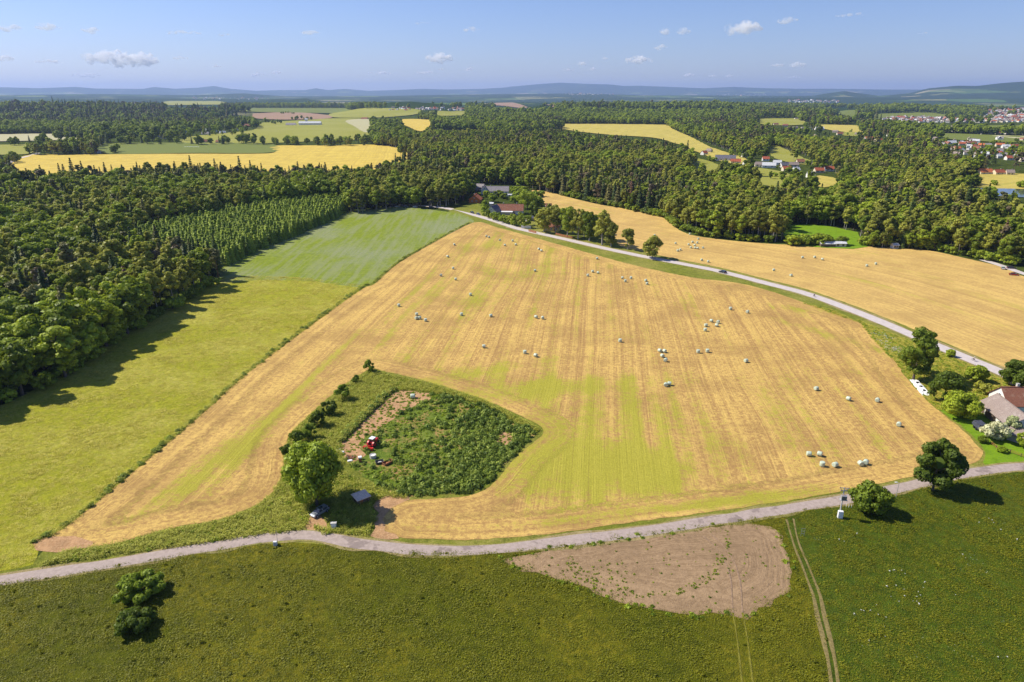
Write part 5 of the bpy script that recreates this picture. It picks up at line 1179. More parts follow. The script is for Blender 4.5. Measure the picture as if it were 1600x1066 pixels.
t = empty('power_cabinet', put3(522, 826), R(5)); b = MB(); b.box((0, 0, .7), (1.15, .6, 1.5), M['concrete']); b.build('housing', t, bevel=.03)
b = MB(); b.box((0, -.31, .75), (.95, .03, 1.2), M['white_paint']); b.build('door', t); b = MB(); b.box((0, 0, 1.5), (1.3, .75, .1), M['concrete']); b.build('lid', t); tag(t, 'pale grey power cabinet on the grass right of the silver car', 'cabinet')
t = empty('meter_box', put3(430.5, 853), R(0)); b = MB(); b.box((0, 0, .55), (.75, .5, 1.1), M['white_paint']); b.build('housing', t, bevel=.03); b = MB(); b.box((0, -.26, .6), (.6, .02, .8), M['concrete']); b.build('door', t); tag(t, 'small white meter box on the lower side of the lane', 'cabinet')
def thin_pole(name, label, px, py, ty, arm=0.0, r=.045, sign=False):
    g = G(px, py); h = height_to(px, py, ty); t = empty(name, g); b = MB(); b.tube((0, 0, -.3), (0, 0, h), r, r * .7, M['steel'], 8); b.build('pole', t)
    if arm: a = MB(); a.tube((0, 0, h - .03), (-arm, 0, h + .12), .035, .03, M['steel'], 6); a.box((-arm - .22, 0, h + .13), (.6, .24, .12), M['white_paint']); a.build('lamp_head', t)
    if sign: a = MB(); a.box((0, -.05, h - .3), (.45, .03, .45), M['steel']); a.build('sign_plate', t)
    return tag(t, label, 'lamp' if arm else 'post')
thin_pole('street_lamp', 'slim grey street lamp on the lane right of the round bush', 1400, 777, 754.5, arm=.5, r=.07)
thin_pole('road_post', 'thin metal post at the lane beside the white meter box', 434.5, 852, 829)
thin_pole('road_post', 'thin metal post at the lane above the left end of the soil patch', 923, 842, 829)
t = empty('metal_rack', G(1253.5, 838)); b = MB()
for x in (-.35, .35): b.tube((x, 0, -.2), (x, 0, 2.0), .03, .03, M['steel'], 6)
for z in (.7, 1.3, 1.95): b.tube((-.35, 0, z), (.35, 0, z), .025, .025, M['steel'], 6)
b.build('frame', t); tag(t, 'small grey metal frame in the grass right of the track', 'frame')
# transformer pole
hp = height_to(1311, 808, 762); t = empty('transformer_pole', G(1311, 808), R(-8))
b = MB(); b.tube((0, 0, -.5), (0, 0, hp), .19, .11, M['concrete'], 12); b.build('pole', t)
b = MB(); b.box((0, 0, hp - .15), (2.1, .12, .12), M['steel']); b.box((0, 0, hp - .8), (1.5, .12, .12), M['steel'])
b.tube((-.9, 0, hp - .2), (0, 0, hp - 1.0), .03, .03, M['steel'], 6); b.tube((.9, 0, hp - .2), (0, 0, hp - 1.0), .03, .03, M['steel'], 6); b.box((0, -.55, hp - 2.75), (1.5, .9, .1), M['steel']); ca = b.build('cross_arm', t)
for x, z in ((-.95, 0), (0, 0), (.95, 0), (-.65, -.65), (.65, -.65)):
    b = MB()
    for k_ in range(3): b.tube((x, 0, hp - .06 + z + k_ * .09), (x, 0, hp - .01 + z + k_ * .09), .075, .05, M['wood_brown'], 8)
    b.build('insulator', ca)
b = MB(); b.box((0, -.55, hp - 2.2), (1.15, .7, .95), M['steel'])
for i in range(7): b.box((-.48 + i * .16, -.94, hp - 2.2), (.03, .12, .8), M['dark_steel'])
for x in (-.3, 0, .3): b.tube((x, -.55, hp - 1.72), (x, -.55, hp - 1.4), .06, .04, M['wood_brown'], 7)
b.build('transformer', t)
b = MB(); b.box((0, -.45, .95), (1.05, .7, 1.9), M['white_paint']); cb = b.build('cabinet', t, bevel=.03); b = MB(); b.box((0, -.81, 1.0), (.85, .03, 1.5), M['wrap_white']); b.build('cabinet_door', cb)
tag(t, 'concrete transformer pole with cross arms and a white cabinet at its foot', 'power pole')
for i, (a, b_) in enumerate([(1322, 793), (1326, 794), (1330, 794.5)]):
    b = MB(); b.tube((0, 0, -.2), (0, 0, .95), .05, .05, M['white_paint'], 8); tag(b.build('marker_post', None, loc=G(a, b_)), 'short white marker post at the lane, %s of three by the transformer pole' % ORD[i].replace(' from the left', ''), 'marker post', 'marker posts by the transformer pole')
# covered trailer, white sheeted heap, fences and gates
t = empty('trailer', G(1529.5, 671), R(80)); b = MB(); b.box((0, 0, 1.5), (4.2, 2.4, 1.3), M['black_tarp'], taper=.82); bmesh.ops.subdivide_edges(b.bm, edges=list(b.bm.edges), cuts=3, use_grid_fill=True)
for v in b.bm.verts: v.co += Vector((random.uniform(-.08, .08), random.uniform(-.08, .08), random.uniform(-.1, .1)))
b.build('tarpaulin_cover', t); b = MB(); b.box((0, 0, .75), (4.1, 2.1, .25), M['dark_steel']); b.box((-2.9, 0, .6), (1.8, .12, .12), M['steel']); b.build('frame', t)
for x in (-.7, .7):
    for s in (-1, 1): b = MB(); b.tube((x, s * .95, .42), (x, s * 1.2, .42), .42, .42, M['rubber'], 14); b.build('wheel', t)
tag(t, 'farm trailer under a dark blue grey tarpaulin beside the barn', 'trailer')
t = empty('sheeted_heap', G(1437, 606), 0); ga, gb = G(1426, 594), G(1447, 619); an = math.atan2(gb.y - ga.y, gb.x - ga.x); Lh = (gb - ga).length
b = MB(); b.box((0, 0, .35), (Lh, 2.6, .7), M['wrap_white'], rz=an, taper=.75); bmesh.ops.subdivide_edges(b.bm, edges=list(b.bm.edges), cuts=5, use_grid_fill=True)
for v in b.bm.verts: v.co += Vector((random.uniform(-.12, .12), random.uniform(-.12, .12), random.uniform(-.12, .12)))
b.build('sheet', t); b = MB()
for q in (-.2, .05, .3): b.tube((q * Lh * math.cos(an), q * Lh * math.sin(an), .6), (q * Lh * math.cos(an), q * Lh * math.sin(an), .95), .42, .42, M['rubber'], 14)
b.build('old_tyres', t); tag(t, 'heap under a white sheet weighed down with tyres at the field edge', 'covered heap')
def fence(name, label, pts, h, mat, post=2.5, panel=True):
    P_ = [G(*p) for p in pts]; o0 = P_[0]; t = empty(name, o0); pn = MB(); n_ = 0
    for a, b_ in zip(P_, P_[1:]):
        d = b_ - a; L = d.length; an = math.atan2(d.y, d.x); c = (a + b_) / 2 - o0
        if panel:
            for z in np.arange(.2, h, .19): pn.box((c.x, c.y, c.z + z), (L, .04, .16), mat, rz=an)
        else:
            for z in (h * .45, h * .9): pn.box((c.x, c.y, c.z + z), (L, .05, .1), mat, rz=an)
        for i in range(int(L / post) + 1):
            q = a + d * (i * post / L) - o0; p = MB(); p.box((q.x, q.y, q.z + h / 2), (.12, .12, h + .15), M['wood_dark']); p.build('post', t)
    pn.build('boards', t); return tag(t, label, 'fence')
fence('board_gate', 'red brown board gate beside the birches on the road', [(826, 362), (838, 365)], 1.7, M['wood_brown'])
fence('board_fence', 'red brown board fence under the birches along the road', [(868, 367), (882, 370.5), (895, 373)], 1.5, M['wood_brown'])
fence('garden_fence', 'low dark rail fence in front of the farm garden', [(1547, 694), (1560, 704), (1578, 708), (1600, 716)], 1.0, M['wood_brown'], panel=False)
b = MB(); b.box((0, 0, 1), (7, .3, 2.0), M['white_wall'], rz=R(-16)); tag(b.build('garden_wall', None, loc=G(822, 357)), 'white garden wall left of the red brown gate', 'wall')
house('garden_shed', 'low pale roofed hut in the hedge above the road field', 'shed', G(1292, 385), R(-2), 9, 4, 2.0, .8, M['wood_dark'], M['roof_white'], chim=0, wins=1, tiny=True)
house('garden_shed', 'second pale roofed hut right of the first in the hedge', 'shed', G(1311, 385), R(-2), 7, 4, 2.2, .8, M['cream_wall'], M['roof_white'], chim=0, wins=1, tiny=True)
house('garden_shed', 'tiny white hut at the right end of the field hedge', 'shed', G(1397, 388), R(10), 3.5, 3, 2.2, .8, M['white_wall'], M['roof_white'], chim=0, wins=1, tiny=True)
# ------------------------------------------------------------------ earth bank along the plot
def bank(pts, w_, h, label):
    c = np.array(smooth([tuple(G(*p)[:2]) for p in pts], False, 1.2)); t = np.gradient(c, axis=0); t /= np.linalg.norm(t, axis=1)[:, None]; n = np.column_stack([-t[:, 1], t[:, 0]])
    prof = [(-w_, 0), (-w_ * .45, h * .75), (0, h), (w_ * .25, h * .75), (w_ * .4, 0)]; k = len(c); V = []
    for i, (o_, z) in enumerate(prof):
        jit = (vnoise(c[:, 0] * .9 + i * 7, c[:, 1] * .9, 8) - .5)
        p = c + n * (o_ + jit * .5)[:, None]; V.append(np.column_stack([p, z * (1 + jit * .9) - .02]))
    V = np.concatenate(V); i = np.arange(k - 1); Fc = []
    for j in range(len(prof) - 1): Fc.append(np.column_stack([j * k + i, j * k + i + 1, (j + 1) * k + i + 1, (j + 1) * k + i]))
    me = mesh_np('earth_bank', V, np.concatenate(Fc), [M['verge']], smooth_=True)
    return tag(link('earth_bank', me), label, 'bank', kind='structure')
bank([(531, 690), (545, 675), (565, 655), (585, 636), (600, 620), (614, 611)], -2.4, 1.0, 'steep grassy bank along the left side of the overgrown plot')

# ------------------------------------------------------------------ people on the road
def person(name, label, loc, rz, shirt, riding):
    t = empty(name, loc, rz)
    j = {'pel': (0, 0, .98), 'chest': (.0, 0, 1.32), 'neck': (.02, 0, 1.48), 'head': (.04, 0, 1.62), 'top': (.04, 0, 1.74)}
    if riding: j.update(pel=(-.18, 0, 1.0), chest=(.06, 0, 1.30), neck=(.16, 0, 1.42), head=(.24, 0, 1.54), top=(.26, 0, 1.66))
    vs = [j['pel'], j['chest'], j['neck'], j['head'], j['top']]; rad = [.15, .17, .065, .10, .07]; es = [(0, 1), (1, 2), (2, 3), (3, 4)]
    for s in (-1, 1):
        b0 = len(vs)
        if riding: leg = [(-.1, s * .12, .92), (.28, s * .12, .72 if s > 0 else .9), (.06, s * .13, .32 if s > 0 else .52), (.22, s * .13, .26 if s > 0 else .46)]; arm = [(.1, s * .2, 1.32), (.3, s * .24, 1.16), (.5, s * .24, 1.06), (.57, s * .23, 1.04)]
        else: leg = [(0, s * .1, .88), (.12 * s, s * .11, .5), (.16 * s, s * .11, .1), (.16 * s + .15, s * .12, .05)]; arm = [(0, s * .21, 1.36), (-.06 * s, s * .26, 1.1), (.04 - .1 * s, s * .27, .88), (.06 - .1 * s, s * .27, .8)]
        vs += leg; rad += [.095, .07, .045, .04]; es += [(0, b0), (b0, b0 + 1), (b0 + 1, b0 + 2), (b0 + 2, b0 + 3)]
        b1 = len(vs); vs += arm; rad += [.06, .045, .033, .03]; es += [(1, b1), (b1, b1 + 1), (b1 + 1, b1 + 2), (b1 + 2, b1 + 3)]
    me = bpy.data.meshes.new('body'); me.from_pydata(vs, es, []); o = link('body', me, t)
    sk = o.modifiers.new('s', 'SKIN'); 
    for v, r_ in zip(me.skin_vertices[0].data, rad): v.radius = (r_, r_)
    me.skin_vertices[0].data[0].use_root = True
    o.modifiers.new('d', 'SUBSURF').levels = 2; o.modifiers['d'].render_levels = 2
    for mt in (M['skin'],): me.materials.append(mt)
    # clothing: same skeleton a little thicker, cut to torso, arms and legs
    def cloth(nm, keep, mat, grow):
        m2 = bpy.data.meshes.new(nm); idx = {}; vv = []; ee = []
        for a, b_ in es:
            if a in keep and b_ in keep:
                for q in (a, b_):
                    if q not in idx: idx[q] = len(vv); vv.append(vs[q])
                ee.append((idx[a], idx[b_]))
        m2.from_pydata(vv, ee, []); oo = link(nm, m2, t); oo.modifiers.new('s', 'SKIN')
        for q, i in idx.items(): m2.skin_vertices[0].data[i].radius = (rad[q] + grow,) * 2
        m2.skin_vertices[0].data[0].use_root = True; oo.modifiers.new('d', 'SUBSURF').render_levels = 2; m2.materials.append(mat)
    cloth('shirt', {0, 1, 9, 17, 10, 18}, M[shirt], .02); cloth('trousers', {0, 5, 6, 7, 13, 14, 15}, M['trousers'], .02)
    h_ = MB(); hd = Vector(j['top']) - Vector((.02, 0, .03)); bmesh.ops.create_icosphere(h_.bm, subdivisions=2, radius=.125, matrix=Matrix.Translation(hd)); h_._mi(M['white_paint'] if riding else M['hair'])
    for v in h_.bm.verts: v.co.z = max(v.co.z, hd.z - .03)
    h_.build('helmet' if riding else 'hair', t, smooth_=True)
    return tag(t, label, 'person')
def bicycle(label, loc, rz):
    t = empty('bicycle', loc, rz)
    for x in (-.52, .52):
        w_ = MB(); n = 20
        for i in range(n):
            a0, a1 = 2 * math.pi * i / n, 2 * math.pi * (i + 1) / n
            w_.tube((x + .33 * math.cos(a0), 0, .35 + .33 * math.sin(a0)), (x + .33 * math.cos(a1), 0, .35 + .33 * math.sin(a1)), .022, .022, M['rubber'], 5, False)
        for i in range(8): a0 = math.pi * i / 4; w_.tube((x, 0, .35), (x + .32 * math.cos(a0), 0, .35 + .32 * math.sin(a0)), .006, .006, M['steel'], 3, False)
        w_.build('wheel', t)
    f = MB()
    for a, b_ in (((-.52, 0, .35), (-.05, 0, .3)), ((-.52, 0, .35), (-.2, 0, .85)), ((-.05, 0, .3), (-.22, 0, .92)), ((-.05, 0, .3), (.38, 0, .82)), ((-.2, 0, .82), (.38, 0, .84)), ((.36, 0, .95), (.52, 0, .35))): f.tube(a, b_, .02, .02, M['dark_steel'], 6)
    f.build('frame', t); h_ = MB(); h_.tube((.36, -.26, 1.02), (.36, .26, 1.02), .016, .016, M['dark_steel'], 6); h_.tube((.36, 0, .93), (.36, 0, 1.02), .018, .018, M['dark_steel'], 6); h_.build('handlebar', t)
    s_ = MB(); s_.box((-.24, 0, .94), (.26, .14, .06), M['rubber'], taper=.8); s_.build('saddle', t)
    return tag(t, label, 'bicycle')
g = G(1520.5, 564.5); dr = road_dir(17); bicycle('bicycle ridden along the road near the farm orchard', (g.x, g.y, .13), dr); person('person', 'cyclist in a pale yellow shirt riding past the farm orchard', (g.x, g.y, .13), dr, 'shirt_light', True)
g = G(1272, 464.5); dr = road_dir(12); bicycle('bicycle ridden along the middle of the pale road', (g.x, g.y, .13), dr + math.pi); person('person', 'cyclist in dark clothes on the middle of the pale road', (g.x, g.y, .13), dr + math.pi, 'shirt_dark', True)

# ------------------------------------------------------------------ trees and bushes one by one
def own(name, label, px, py, ty, wpx, mat='leaf_oak', bark='bark', n=5200, leaf=.34, base=.2, lobes=46, cat='tree', limbs=8, shape=1.0):
    """a tree with its own crown: foot at (px, py), top at row ty, crown wpx photo pixels wide"""
    r_ = wpx / 2 * mpp(px, py); th = math.atan2(-ray(px, py)[2], ray(px, py)[1]); cs_, sn = math.cos(th), math.sin(th)
    if base < .09 and wpx > 12:      # a dome standing on the ground: its outline runs below its centre
        T = (py - ty) * mpp(px, py); b_ = r_ * sn; a_ = math.sqrt(max((T / 2) ** 2 - b_ * b_, (T * .26) ** 2)); h = max(2 * a_ / cs_, r_ * .75); py = py - T / 2 / mpp(px, py) + a_ / mpp(px, py)
    else:
        T = height_to(px, py, ty) * cs_; lo, hi = .5, 60.0
        for _ in range(40):
            h = (lo + hi) / 2
            if (1 + base) / 2 * h * cs_ + math.hypot((1 - base) / 2 * h * cs_, r_ * sn * .8) > T: hi = h
            else: lo = h
    g = G(px, py); t = empty(name, g, random.uniform(0, 6))
    cm = broad_crown(name + ' crown', M[mat], h, r_, n, leaf, lobes, base, shape)
    link('crown', cm, t); link('trunk', trunk_mesh(name + ' trunk', M[bark], h, max(.08, h * .022), limbs, r_ * .7, .8, max(.12, base)), t)
    return tag(t, label, cat)
own('walnut_tree', 'large round walnut tree beside the silver car', 497, 789, 684, 90, 'leaf_walnut', n=13000, leaf=.34, base=.1, lobes=70)
own('lane_tree', 'full leaved tree with a bare lower trunk at the lane curve', 1458, 766, 687, 66, 'leaf_deep', n=8500, leaf=.32, base=.14, lobes=34)
own('round_bush', 'large round bush between transformer pole and street lamp', 1357, 803, 752, 58, 'leaf_oak', n=5000, leaf=.3, base=.02, lobes=36, cat='bush')
own('meadow_bush', 'larger dark round bush in the dark meadow', 218, 943, 893, 72, 'leaf_deep', n=6500, leaf=.26, base=.0, lobes=44, cat='bush')
own('meadow_bush', 'smaller dark round bush just below the larger one in the dark meadow', 212, 994, 949, 56, 'leaf_deep', n=4800, leaf=.25, base=.0, lobes=36, cat='bush')
for i, (a, b_, ty, wp, ld) in enumerate([(577, 582, 562, 17, 'at the upper tip of the grass strip'), (556, 598, 586, 11, 'thin sapling second from the upper tip'), (535, 626, 600, 24, 'standing apart at the bend of the strip'), (514, 650, 626, 25, 'above the touching pair in the strip'), (497, 668, 641, 26, 'upper one of the touching pair'),
        (485, 686, 661, 24, 'lower one of the touching pair'), (466, 694, 671, 25, 'on the stubble side above the walnut'), (449, 712, 695, 19, 'smallest, left of the walnut crown')]):
    own('fruit_tree', 'small dark fruit tree ' + ld, a, b_, ty, wp, 'leaf_deep', n=1500, leaf=.24, base=.05, lobes=18, limbs=4, cat='fruit tree')
for a, b_, ty, wp, mt, nm, lb in [(1427, 596, 514, 52, 'leaf_deep', 'farm_tree', 'tallest dark tree with two crowns at the orchard edge'), (1440, 585, 520, 34, 'leaf_deep', 'farm_tree', 'tree pressed against the tallest orchard tree on its road side'), (1474, 630, 577, 52, 'leaf_deep', 'farm_tree', 'round dark tree right of the white sheeted heap'), (1499, 655, 609, 58, 'leaf_oak', 'farm_tree', 'broad bright tree left of the grey roofed barn'),
        (1484, 558, 546, 13, 'leaf_oak', 'road_bush', 'small round bush beside the road near the orchard'), (1524, 597, 570, 32, 'leaf_oak', 'orchard_tree', 'lone spreading orchard tree on the dry grass'), (1578, 602, 562, 36, 'leaf_deep', 'farm_tree', 'dark tree at the farm entrance, left of the hidden car'), (1600, 612, 574, 36, 'leaf_deep', 'farm_tree', 'dark tree at the farm entrance behind the car'), (1532, 616, 596, 28, 'leaf_ash', 'farm_bush', 'grey green bush behind the barn roof end'),
        (1553, 690, 656, 40, 'leaf_blossom', 'elder_bush', 'creamy flowering elder bush in front of the white barn'), (1580, 684, 652, 26, 'leaf_blossom', 'elder_bush', 'smaller flowering elder at the barn gable'), (1598, 702, 676, 22, 'leaf_oak', 'farm_bush', 'green garden bush at the picture edge of the farm'), (1536, 693, 681, 16, 'leaf_oak', 'farm_bush', 'low bush at the left foot of the flowering elder'), (1566, 708, 698, 14, 'leaf_bright', 'farm_bush', 'low bright bush at the garden fence'),
        (1019, 404, 367, 33, 'leaf_ash', 'birch_tree', 'round lone birch standing farthest right on the road'), (980, 390, 357, 23, 'leaf_ash', 'birch_tree', 'slim lone birch second from the right on the road'), (955, 386, 347, 26, 'leaf_ash', 'birch_tree', 'birch at the right end of the roadside group'), (940, 383, 328, 30, 'leaf_ash', 'birch_tree', 'tall birch second in the roadside group from the right'), (921, 377, 330, 28, 'leaf_oak', 'birch_tree', 'dark crowned tree in the middle of the roadside group'),
        (903, 374, 327, 28, 'leaf_ash', 'birch_tree', 'tall birch left of the dark crown in the roadside group'), (886, 371, 322, 30, 'leaf_oak', 'birch_tree', 'full green tree beside the yellow house'), (868, 364, 320, 24, 'leaf_ash', 'birch_tree', 'birch in front of the yellow house'), (850, 363, 325, 28, 'leaf_ash', 'birch_tree', 'birch at the left end of the roadside group'), (930, 366, 336, 30, 'leaf_oak', 'birch_tree', 'round tree tucked behind the roadside group'), (912, 370, 330, 28, 'leaf_ash', 'birch_tree', 'grey green birch squeezed into the middle of the roadside group'), (895, 365, 326, 26, 'leaf_oak', 'birch_tree', 'tree filling the gap behind the yellow house row'), (947, 376, 340, 26, 'leaf_ash', 'birch_tree', 'leaning birch behind the right end of the roadside group'), (860, 352, 318, 24, 'leaf_ash', 'birch_tree', 'birch behind the left end of the roadside group'),
        (833, 343, 314, 17, 'leaf_oak', 'garden_tree', 'narrow garden tree above the grey shed'), (824, 327, 296, 34, 'leaf_oak', 'garden_tree', 'round garden tree right of the red roofed farmhouse'), (838, 322, 305, 20, 'leaf_bright', 'garden_tree', 'bright garden tree at the lawn edge'), (770, 316, 302, 16, 'leaf_bright', 'garden_tree', 'bright tree left of the farmhouse ridge'), (779, 308, 297, 18, 'leaf_oak', 'garden_tree', 'dark tree between the two long roofs'), (760, 308, 298, 15, 'leaf_oak', 'garden_tree', 'small tree beside the wooden chalet'),
        (758, 327, 313, 13, 'leaf_bright', 'garden_tree', 'pale bush tree left of the green gable'), (742, 292, 281, 18, 'leaf_bright', 'garden_tree', 'bright bush in front of the hidden grey house'), (805, 300, 292, 22, 'leaf_bright', 'garden_tree', 'light bush row behind the glasshouse'), (788, 311, 302, 14, 'leaf_oak', 'garden_tree', 'low tree right of the dark one between the roofs')]:
    own(nm, lb, a, b_, ty, wp, mt, 'bark_pale' if 'birch' in nm else 'bark', n=int(1400 + wp * 70), leaf=.3 + (.1 if b_ < 420 else 0), base=(.14 if a > 970 else .09) if 'birch' in nm else .06, lobes=16 + wp // 3, limbs=6, cat='bush' if 'bush' in nm else 'tree')
HEDGE = [(757, 337, 322, 14), (764, 341, 328, 13), (771, 344, 331, 14), (778, 346, 333, 14), (786, 348, 335, 15), (794, 350, 337, 15), (801, 352, 334, 18), (809, 354, 331, 20), (818, 356, 334, 18), (826, 352, 337, 12)]
for i, (a, b_, ty, wp) in enumerate(HEDGE):
    own('hedge_bush', 'leafy hedge bush before the red roofed farmhouse, ' + ordinal(i, len(HEDGE)), a, b_, ty, wp, random.choice(['leaf_oak', 'leaf_bright']), n=1100, leaf=.36, base=0, lobes=14, limbs=3, cat='bush')
# dead birch at the wood edge, left border
g = G(18, 612); t = empty('dead_tree', g); tag(t, 'bare dead birch leaning out of the dark wood at the left border', 'dead tree')
b = MB(); b.tube((0, 0, -.3), (.5, 0, 9), .16, .09, M['bark_pale'], 8, False); b.tube((.5, 0, 9), (.2, 0, 15), .09, .03, M['bark_pale'], 6, False); b.build('trunk', t)
b = MB()
for i in range(26):
    z = 5 + i * .38; a = i * 2.4; L_ = 2.6 - i * .06; p0 = Vector((.4, 0, z)); p1 = p0 + Vector((math.cos(a) * L_, math.sin(a) * L_, .9)); b.tube(p0, p1, .035, .01, M['bark_pale'], 4, False)
    for q in (-.5, .5): b.tube(p0.lerp(p1, .5), p0.lerp(p1, .5) + Vector((math.cos(a + q) * .9, math.sin(a + q) * .9, .5)), .018, .006, M['bark_pale'], 3, False)
b.build('branches', t)
def dead_conifer(px, py, h, label):
    t = empty('dry_conifer', G(px, py), 1.0); link('crown', spruce_crown('dry crown', M['leaf_dead'], h, 2.6, 900, .4, power=.6, ragged=.4), t); link('trunk', trunk_mesh('dry trunk', M['bark_pine'], h, .22, 0), t); tag(t, label, 'conifer')
dead_conifer(208, 497, 23, 'rusty brown dry pine top rising from the meadow wood')
dead_conifer(985, 325, 24, 'rusty brown dry spruce in the wood above the road field')
dead_conifer(1563, 395, 20, 'reddish brown dry conifer above the side road')

# ------------------------------------------------------------------ cattle on the far hill pasture
def cow(label, loc, rz, mat):
    t = empty('cow', loc, rz); vs = [(-.75, 0, 1.15), (0, 0, 1.1), (.65, 0, 1.2), (1.0, 0, 1.35), (1.35, 0, 1.3), (1.6, 0, 1.12)]; rad = [.32, .42, .36, .2, .17, .11]; es = [(0, 1), (1, 2), (2, 3), (3, 4), (4, 5)]
    for root, x in ((0, -.72), (2, .62)):
        for s in (-1, 1): b0 = len(vs); vs += [(x, s * .22, .8), (x - .05, s * .22, .42), (x, s * .22, .03)]; rad += [.15, .075, .06]; es += [(root, b0), (b0, b0 + 1), (b0 + 1, b0 + 2)]
    me = bpy.data.meshes.new('cow'); me.from_pydata(vs, es, []); o = link('body', me, t); o.modifiers.new('s', 'SKIN'); me.materials.append(mat)
    for v, r_ in zip(me.skin_vertices[0].data, rad): v.radius = (r_, r_)
    me.skin_vertices[0].data[0].use_root = True; o.modifiers.new('d', 'SUBSURF').render_levels = 1
    b = MB(); b.tube((-1.05, 0, 1.3), (-1.15, 0, .55), .04, .03, mat, 5); b.build('tail', t)
    tag(t, label, 'cow', 'cattle on the far hill pasture')
M['hide_pale'] = plain('cream hide', (.70, .60, .45), .8); M['hide_dark'] = plain('dark hide', (.06, .04, .03), .8)
for i in range(10): cow('tiny %s cow grazing on the green hill below the hilltop farm' % ('cream' if i % 3 else 'dark'), G(492 + i * 3.5 + random.uniform(-2, 2), 206 - .4 * random.random() * i), random.uniform(0, 6), M['hide_pale' if i % 3 else 'hide_dark'])

# ------------------------------------------------------------------ weeds and long grass (nobody could count them)
def tuft(name, mat, nb, h, rad, wd):
    a = rng.uniform(0, 6.28, nb); r_ = rad * np.sqrt(rng.uniform(0, 1, nb)); P = np.column_stack([r_ * np.cos(a), r_ * np.sin(a), h * rng.uniform(.1, 1.0, nb)])
    return crown_mesh(name, mat, P, np.array([0, 0, 1.0]) + rng.normal(scale=.38, size=(nb, 3)), wd, rng.uniform(0, 1, nb), thin=.45)
def weed(name, mat, n, r_, h, leaf):
    d = sph(n); d[:, 2] = np.abs(d[:, 2]); P = d * np.array([r_, r_, h]) * rng.uniform(.45, 1.1, n)[:, None]
    return crown_mesh(name, mat, P, d + rng.normal(scale=.5, size=d.shape), leaf, rng.uniform(0, 1, n), [((0, 0, h * .3), min(r_, h) * .45)])
RUTS = [[tuple(G(*p)[:2]) for p in q] for q in ([(1229, 812), (1240, 850), (1258, 895), (1275, 950), (1286, 1000), (1297, 1066), (1320, 1300)], [(1240, 811), (1247, 845), (1266, 890), (1285, 945), (1297, 1000), (1308, 1066), (1335, 1300)], [(1145, 957), (1152, 1000), (1160, 1066), (1180, 1250)], [(1160, 957), (1168, 1000), (1177, 1066), (1200, 1250)])]
RUTS = [smooth(q, False, 3) for q in RUTS]
def fill(polys, n, z, outside=(), dens=None):
    W_ = [[tuple(G(*p)[:2]) for p in q] for q in polys]; A = np.array([p for q in W_ for p in q]); mn, mx = A.min(0), A.max(0); out = []
    X = rng.uniform(mn[0], mx[0], n); Y = rng.uniform(mn[1], mx[1], n); ok = np.zeros(n, bool)
    for q in W_: ok |= pip(X, Y, q)
    for q in outside: ok &= ~pip(X, Y, [tuple(G(*p)[:2]) for p in q])
    X, Y = X[ok], Y[ok]; px, py, _ = proj(X, Y, 0 * X); k_ = (px > -60) & (px < 1660) & (py < 1110)
    for ln in RUTS: k_ &= segdist(X, Y, ln, False)[0] > .55
    if dens is not None: k_ &= rng.random(len(X)) < dens(X, Y, px, py)
    X, Y = X[k_], Y[k_]; return np.column_stack([X, Y, hgt(X, Y) + z])
CLAY = [(531, 688), (560, 662), (592, 632), (612, 614), (655, 612), (676, 622), (655, 632), (628, 645), (610, 658), (592, 672), (568, 680), (566, 700), (572, 716), (550, 722), (536, 708)]
def pad_density(X, Y, px, py):
    q = .06 + .9 * sstep(640, 800, px + (py - 690) * .75) * sstep(0, 1, 1)
    q = np.maximum(q, sstep(742, 762, py) * (px > 585)); q = np.maximum(q, .8 * sstep(636, 622, py) * (px > 690))
    return np.clip(q * (.1 + 1.6 * fbm(X / 5, Y / 5, 3, 61)), 0, 1)
WP = [weed('weed', M['leaf_weed'], 90, .75, .75, .17), weed('weed', M['leaf_weed'], 90, .6, 1.1, .16), weed('weed dark', M['leaf_nettle'], 110, .9, 1.0, .18), weed('weed low', M['leaf_bright'], 60, .6, .35, .15)]
P = fill([PAD], 5600, .05, [CLAY, [(775, 682), (790, 672), (802, 676), (800, 690), (786, 700), (776, 694)]], pad_density); n = len(P)
P2 = fill([PAD], 7000, .05, [[(560, 700), (612, 700), (615, 730), (555, 730)]], lambda X, Y, px, py: .25 + .5 * fbm(X / 4, Y / 4, 3, 63)); 
ix = rng.choice([0, 1, 2], n, p=[.45, .25, .30]); dk = fbm(P[:, 0] / 9, P[:, 1] / 9, 2, 66) > .50; ix = np.where(dk & (ix == 0), 2, ix)
scatter_stuff('weeds', WP, np.concatenate([P, P2]), rng.uniform(0, 6.28, n + len(P2)), np.concatenate([rng.uniform(.6, 1.5, n), rng.uniform(.4, .9, len(P2))]), np.concatenate([ix, np.full(len(P2), 3)]), 'tall tangled weeds covering the right half of the overgrown plot', 'weeds', tilt=.15)
STRIP = [(400, 792), (425, 773), (441, 748), (444, 728), (446, 703), (456, 677), (482, 652), (501, 635), (524, 615), (546, 598), (562, 588), (580, 578), (640, 592), (700, 608), (760, 628), (846, 672), (838, 676), (808, 664), (760, 636), (700, 618), (640, 610), (607, 611), (560, 658), (531, 688), (536, 730), (548, 745), (600, 765), (630, 776), (640, 780), (600, 776), (580, 792), (590, 812), (575, 838), (520, 832), (508, 838), (486, 820), (470, 830), (400, 838), (300, 852), (180, 868), (100, 880), (62, 886), (100, 862), (180, 852), (268, 828), (339, 816)]
HUT = [(485, 790), (520, 790), (512, 826), (480, 822)]
T = [tuft('grass tuft', M['blade'], 26, .26, .9, .11), tuft('grass tuft', M['blade_mid'], 26, .6, .55, .11), tuft('dark tuft', M['blade_dark'], 26, .22, .9, .11)]
CL_ = None
P = fill([STRIP], 52000, .02, [HUT]); n = len(P)
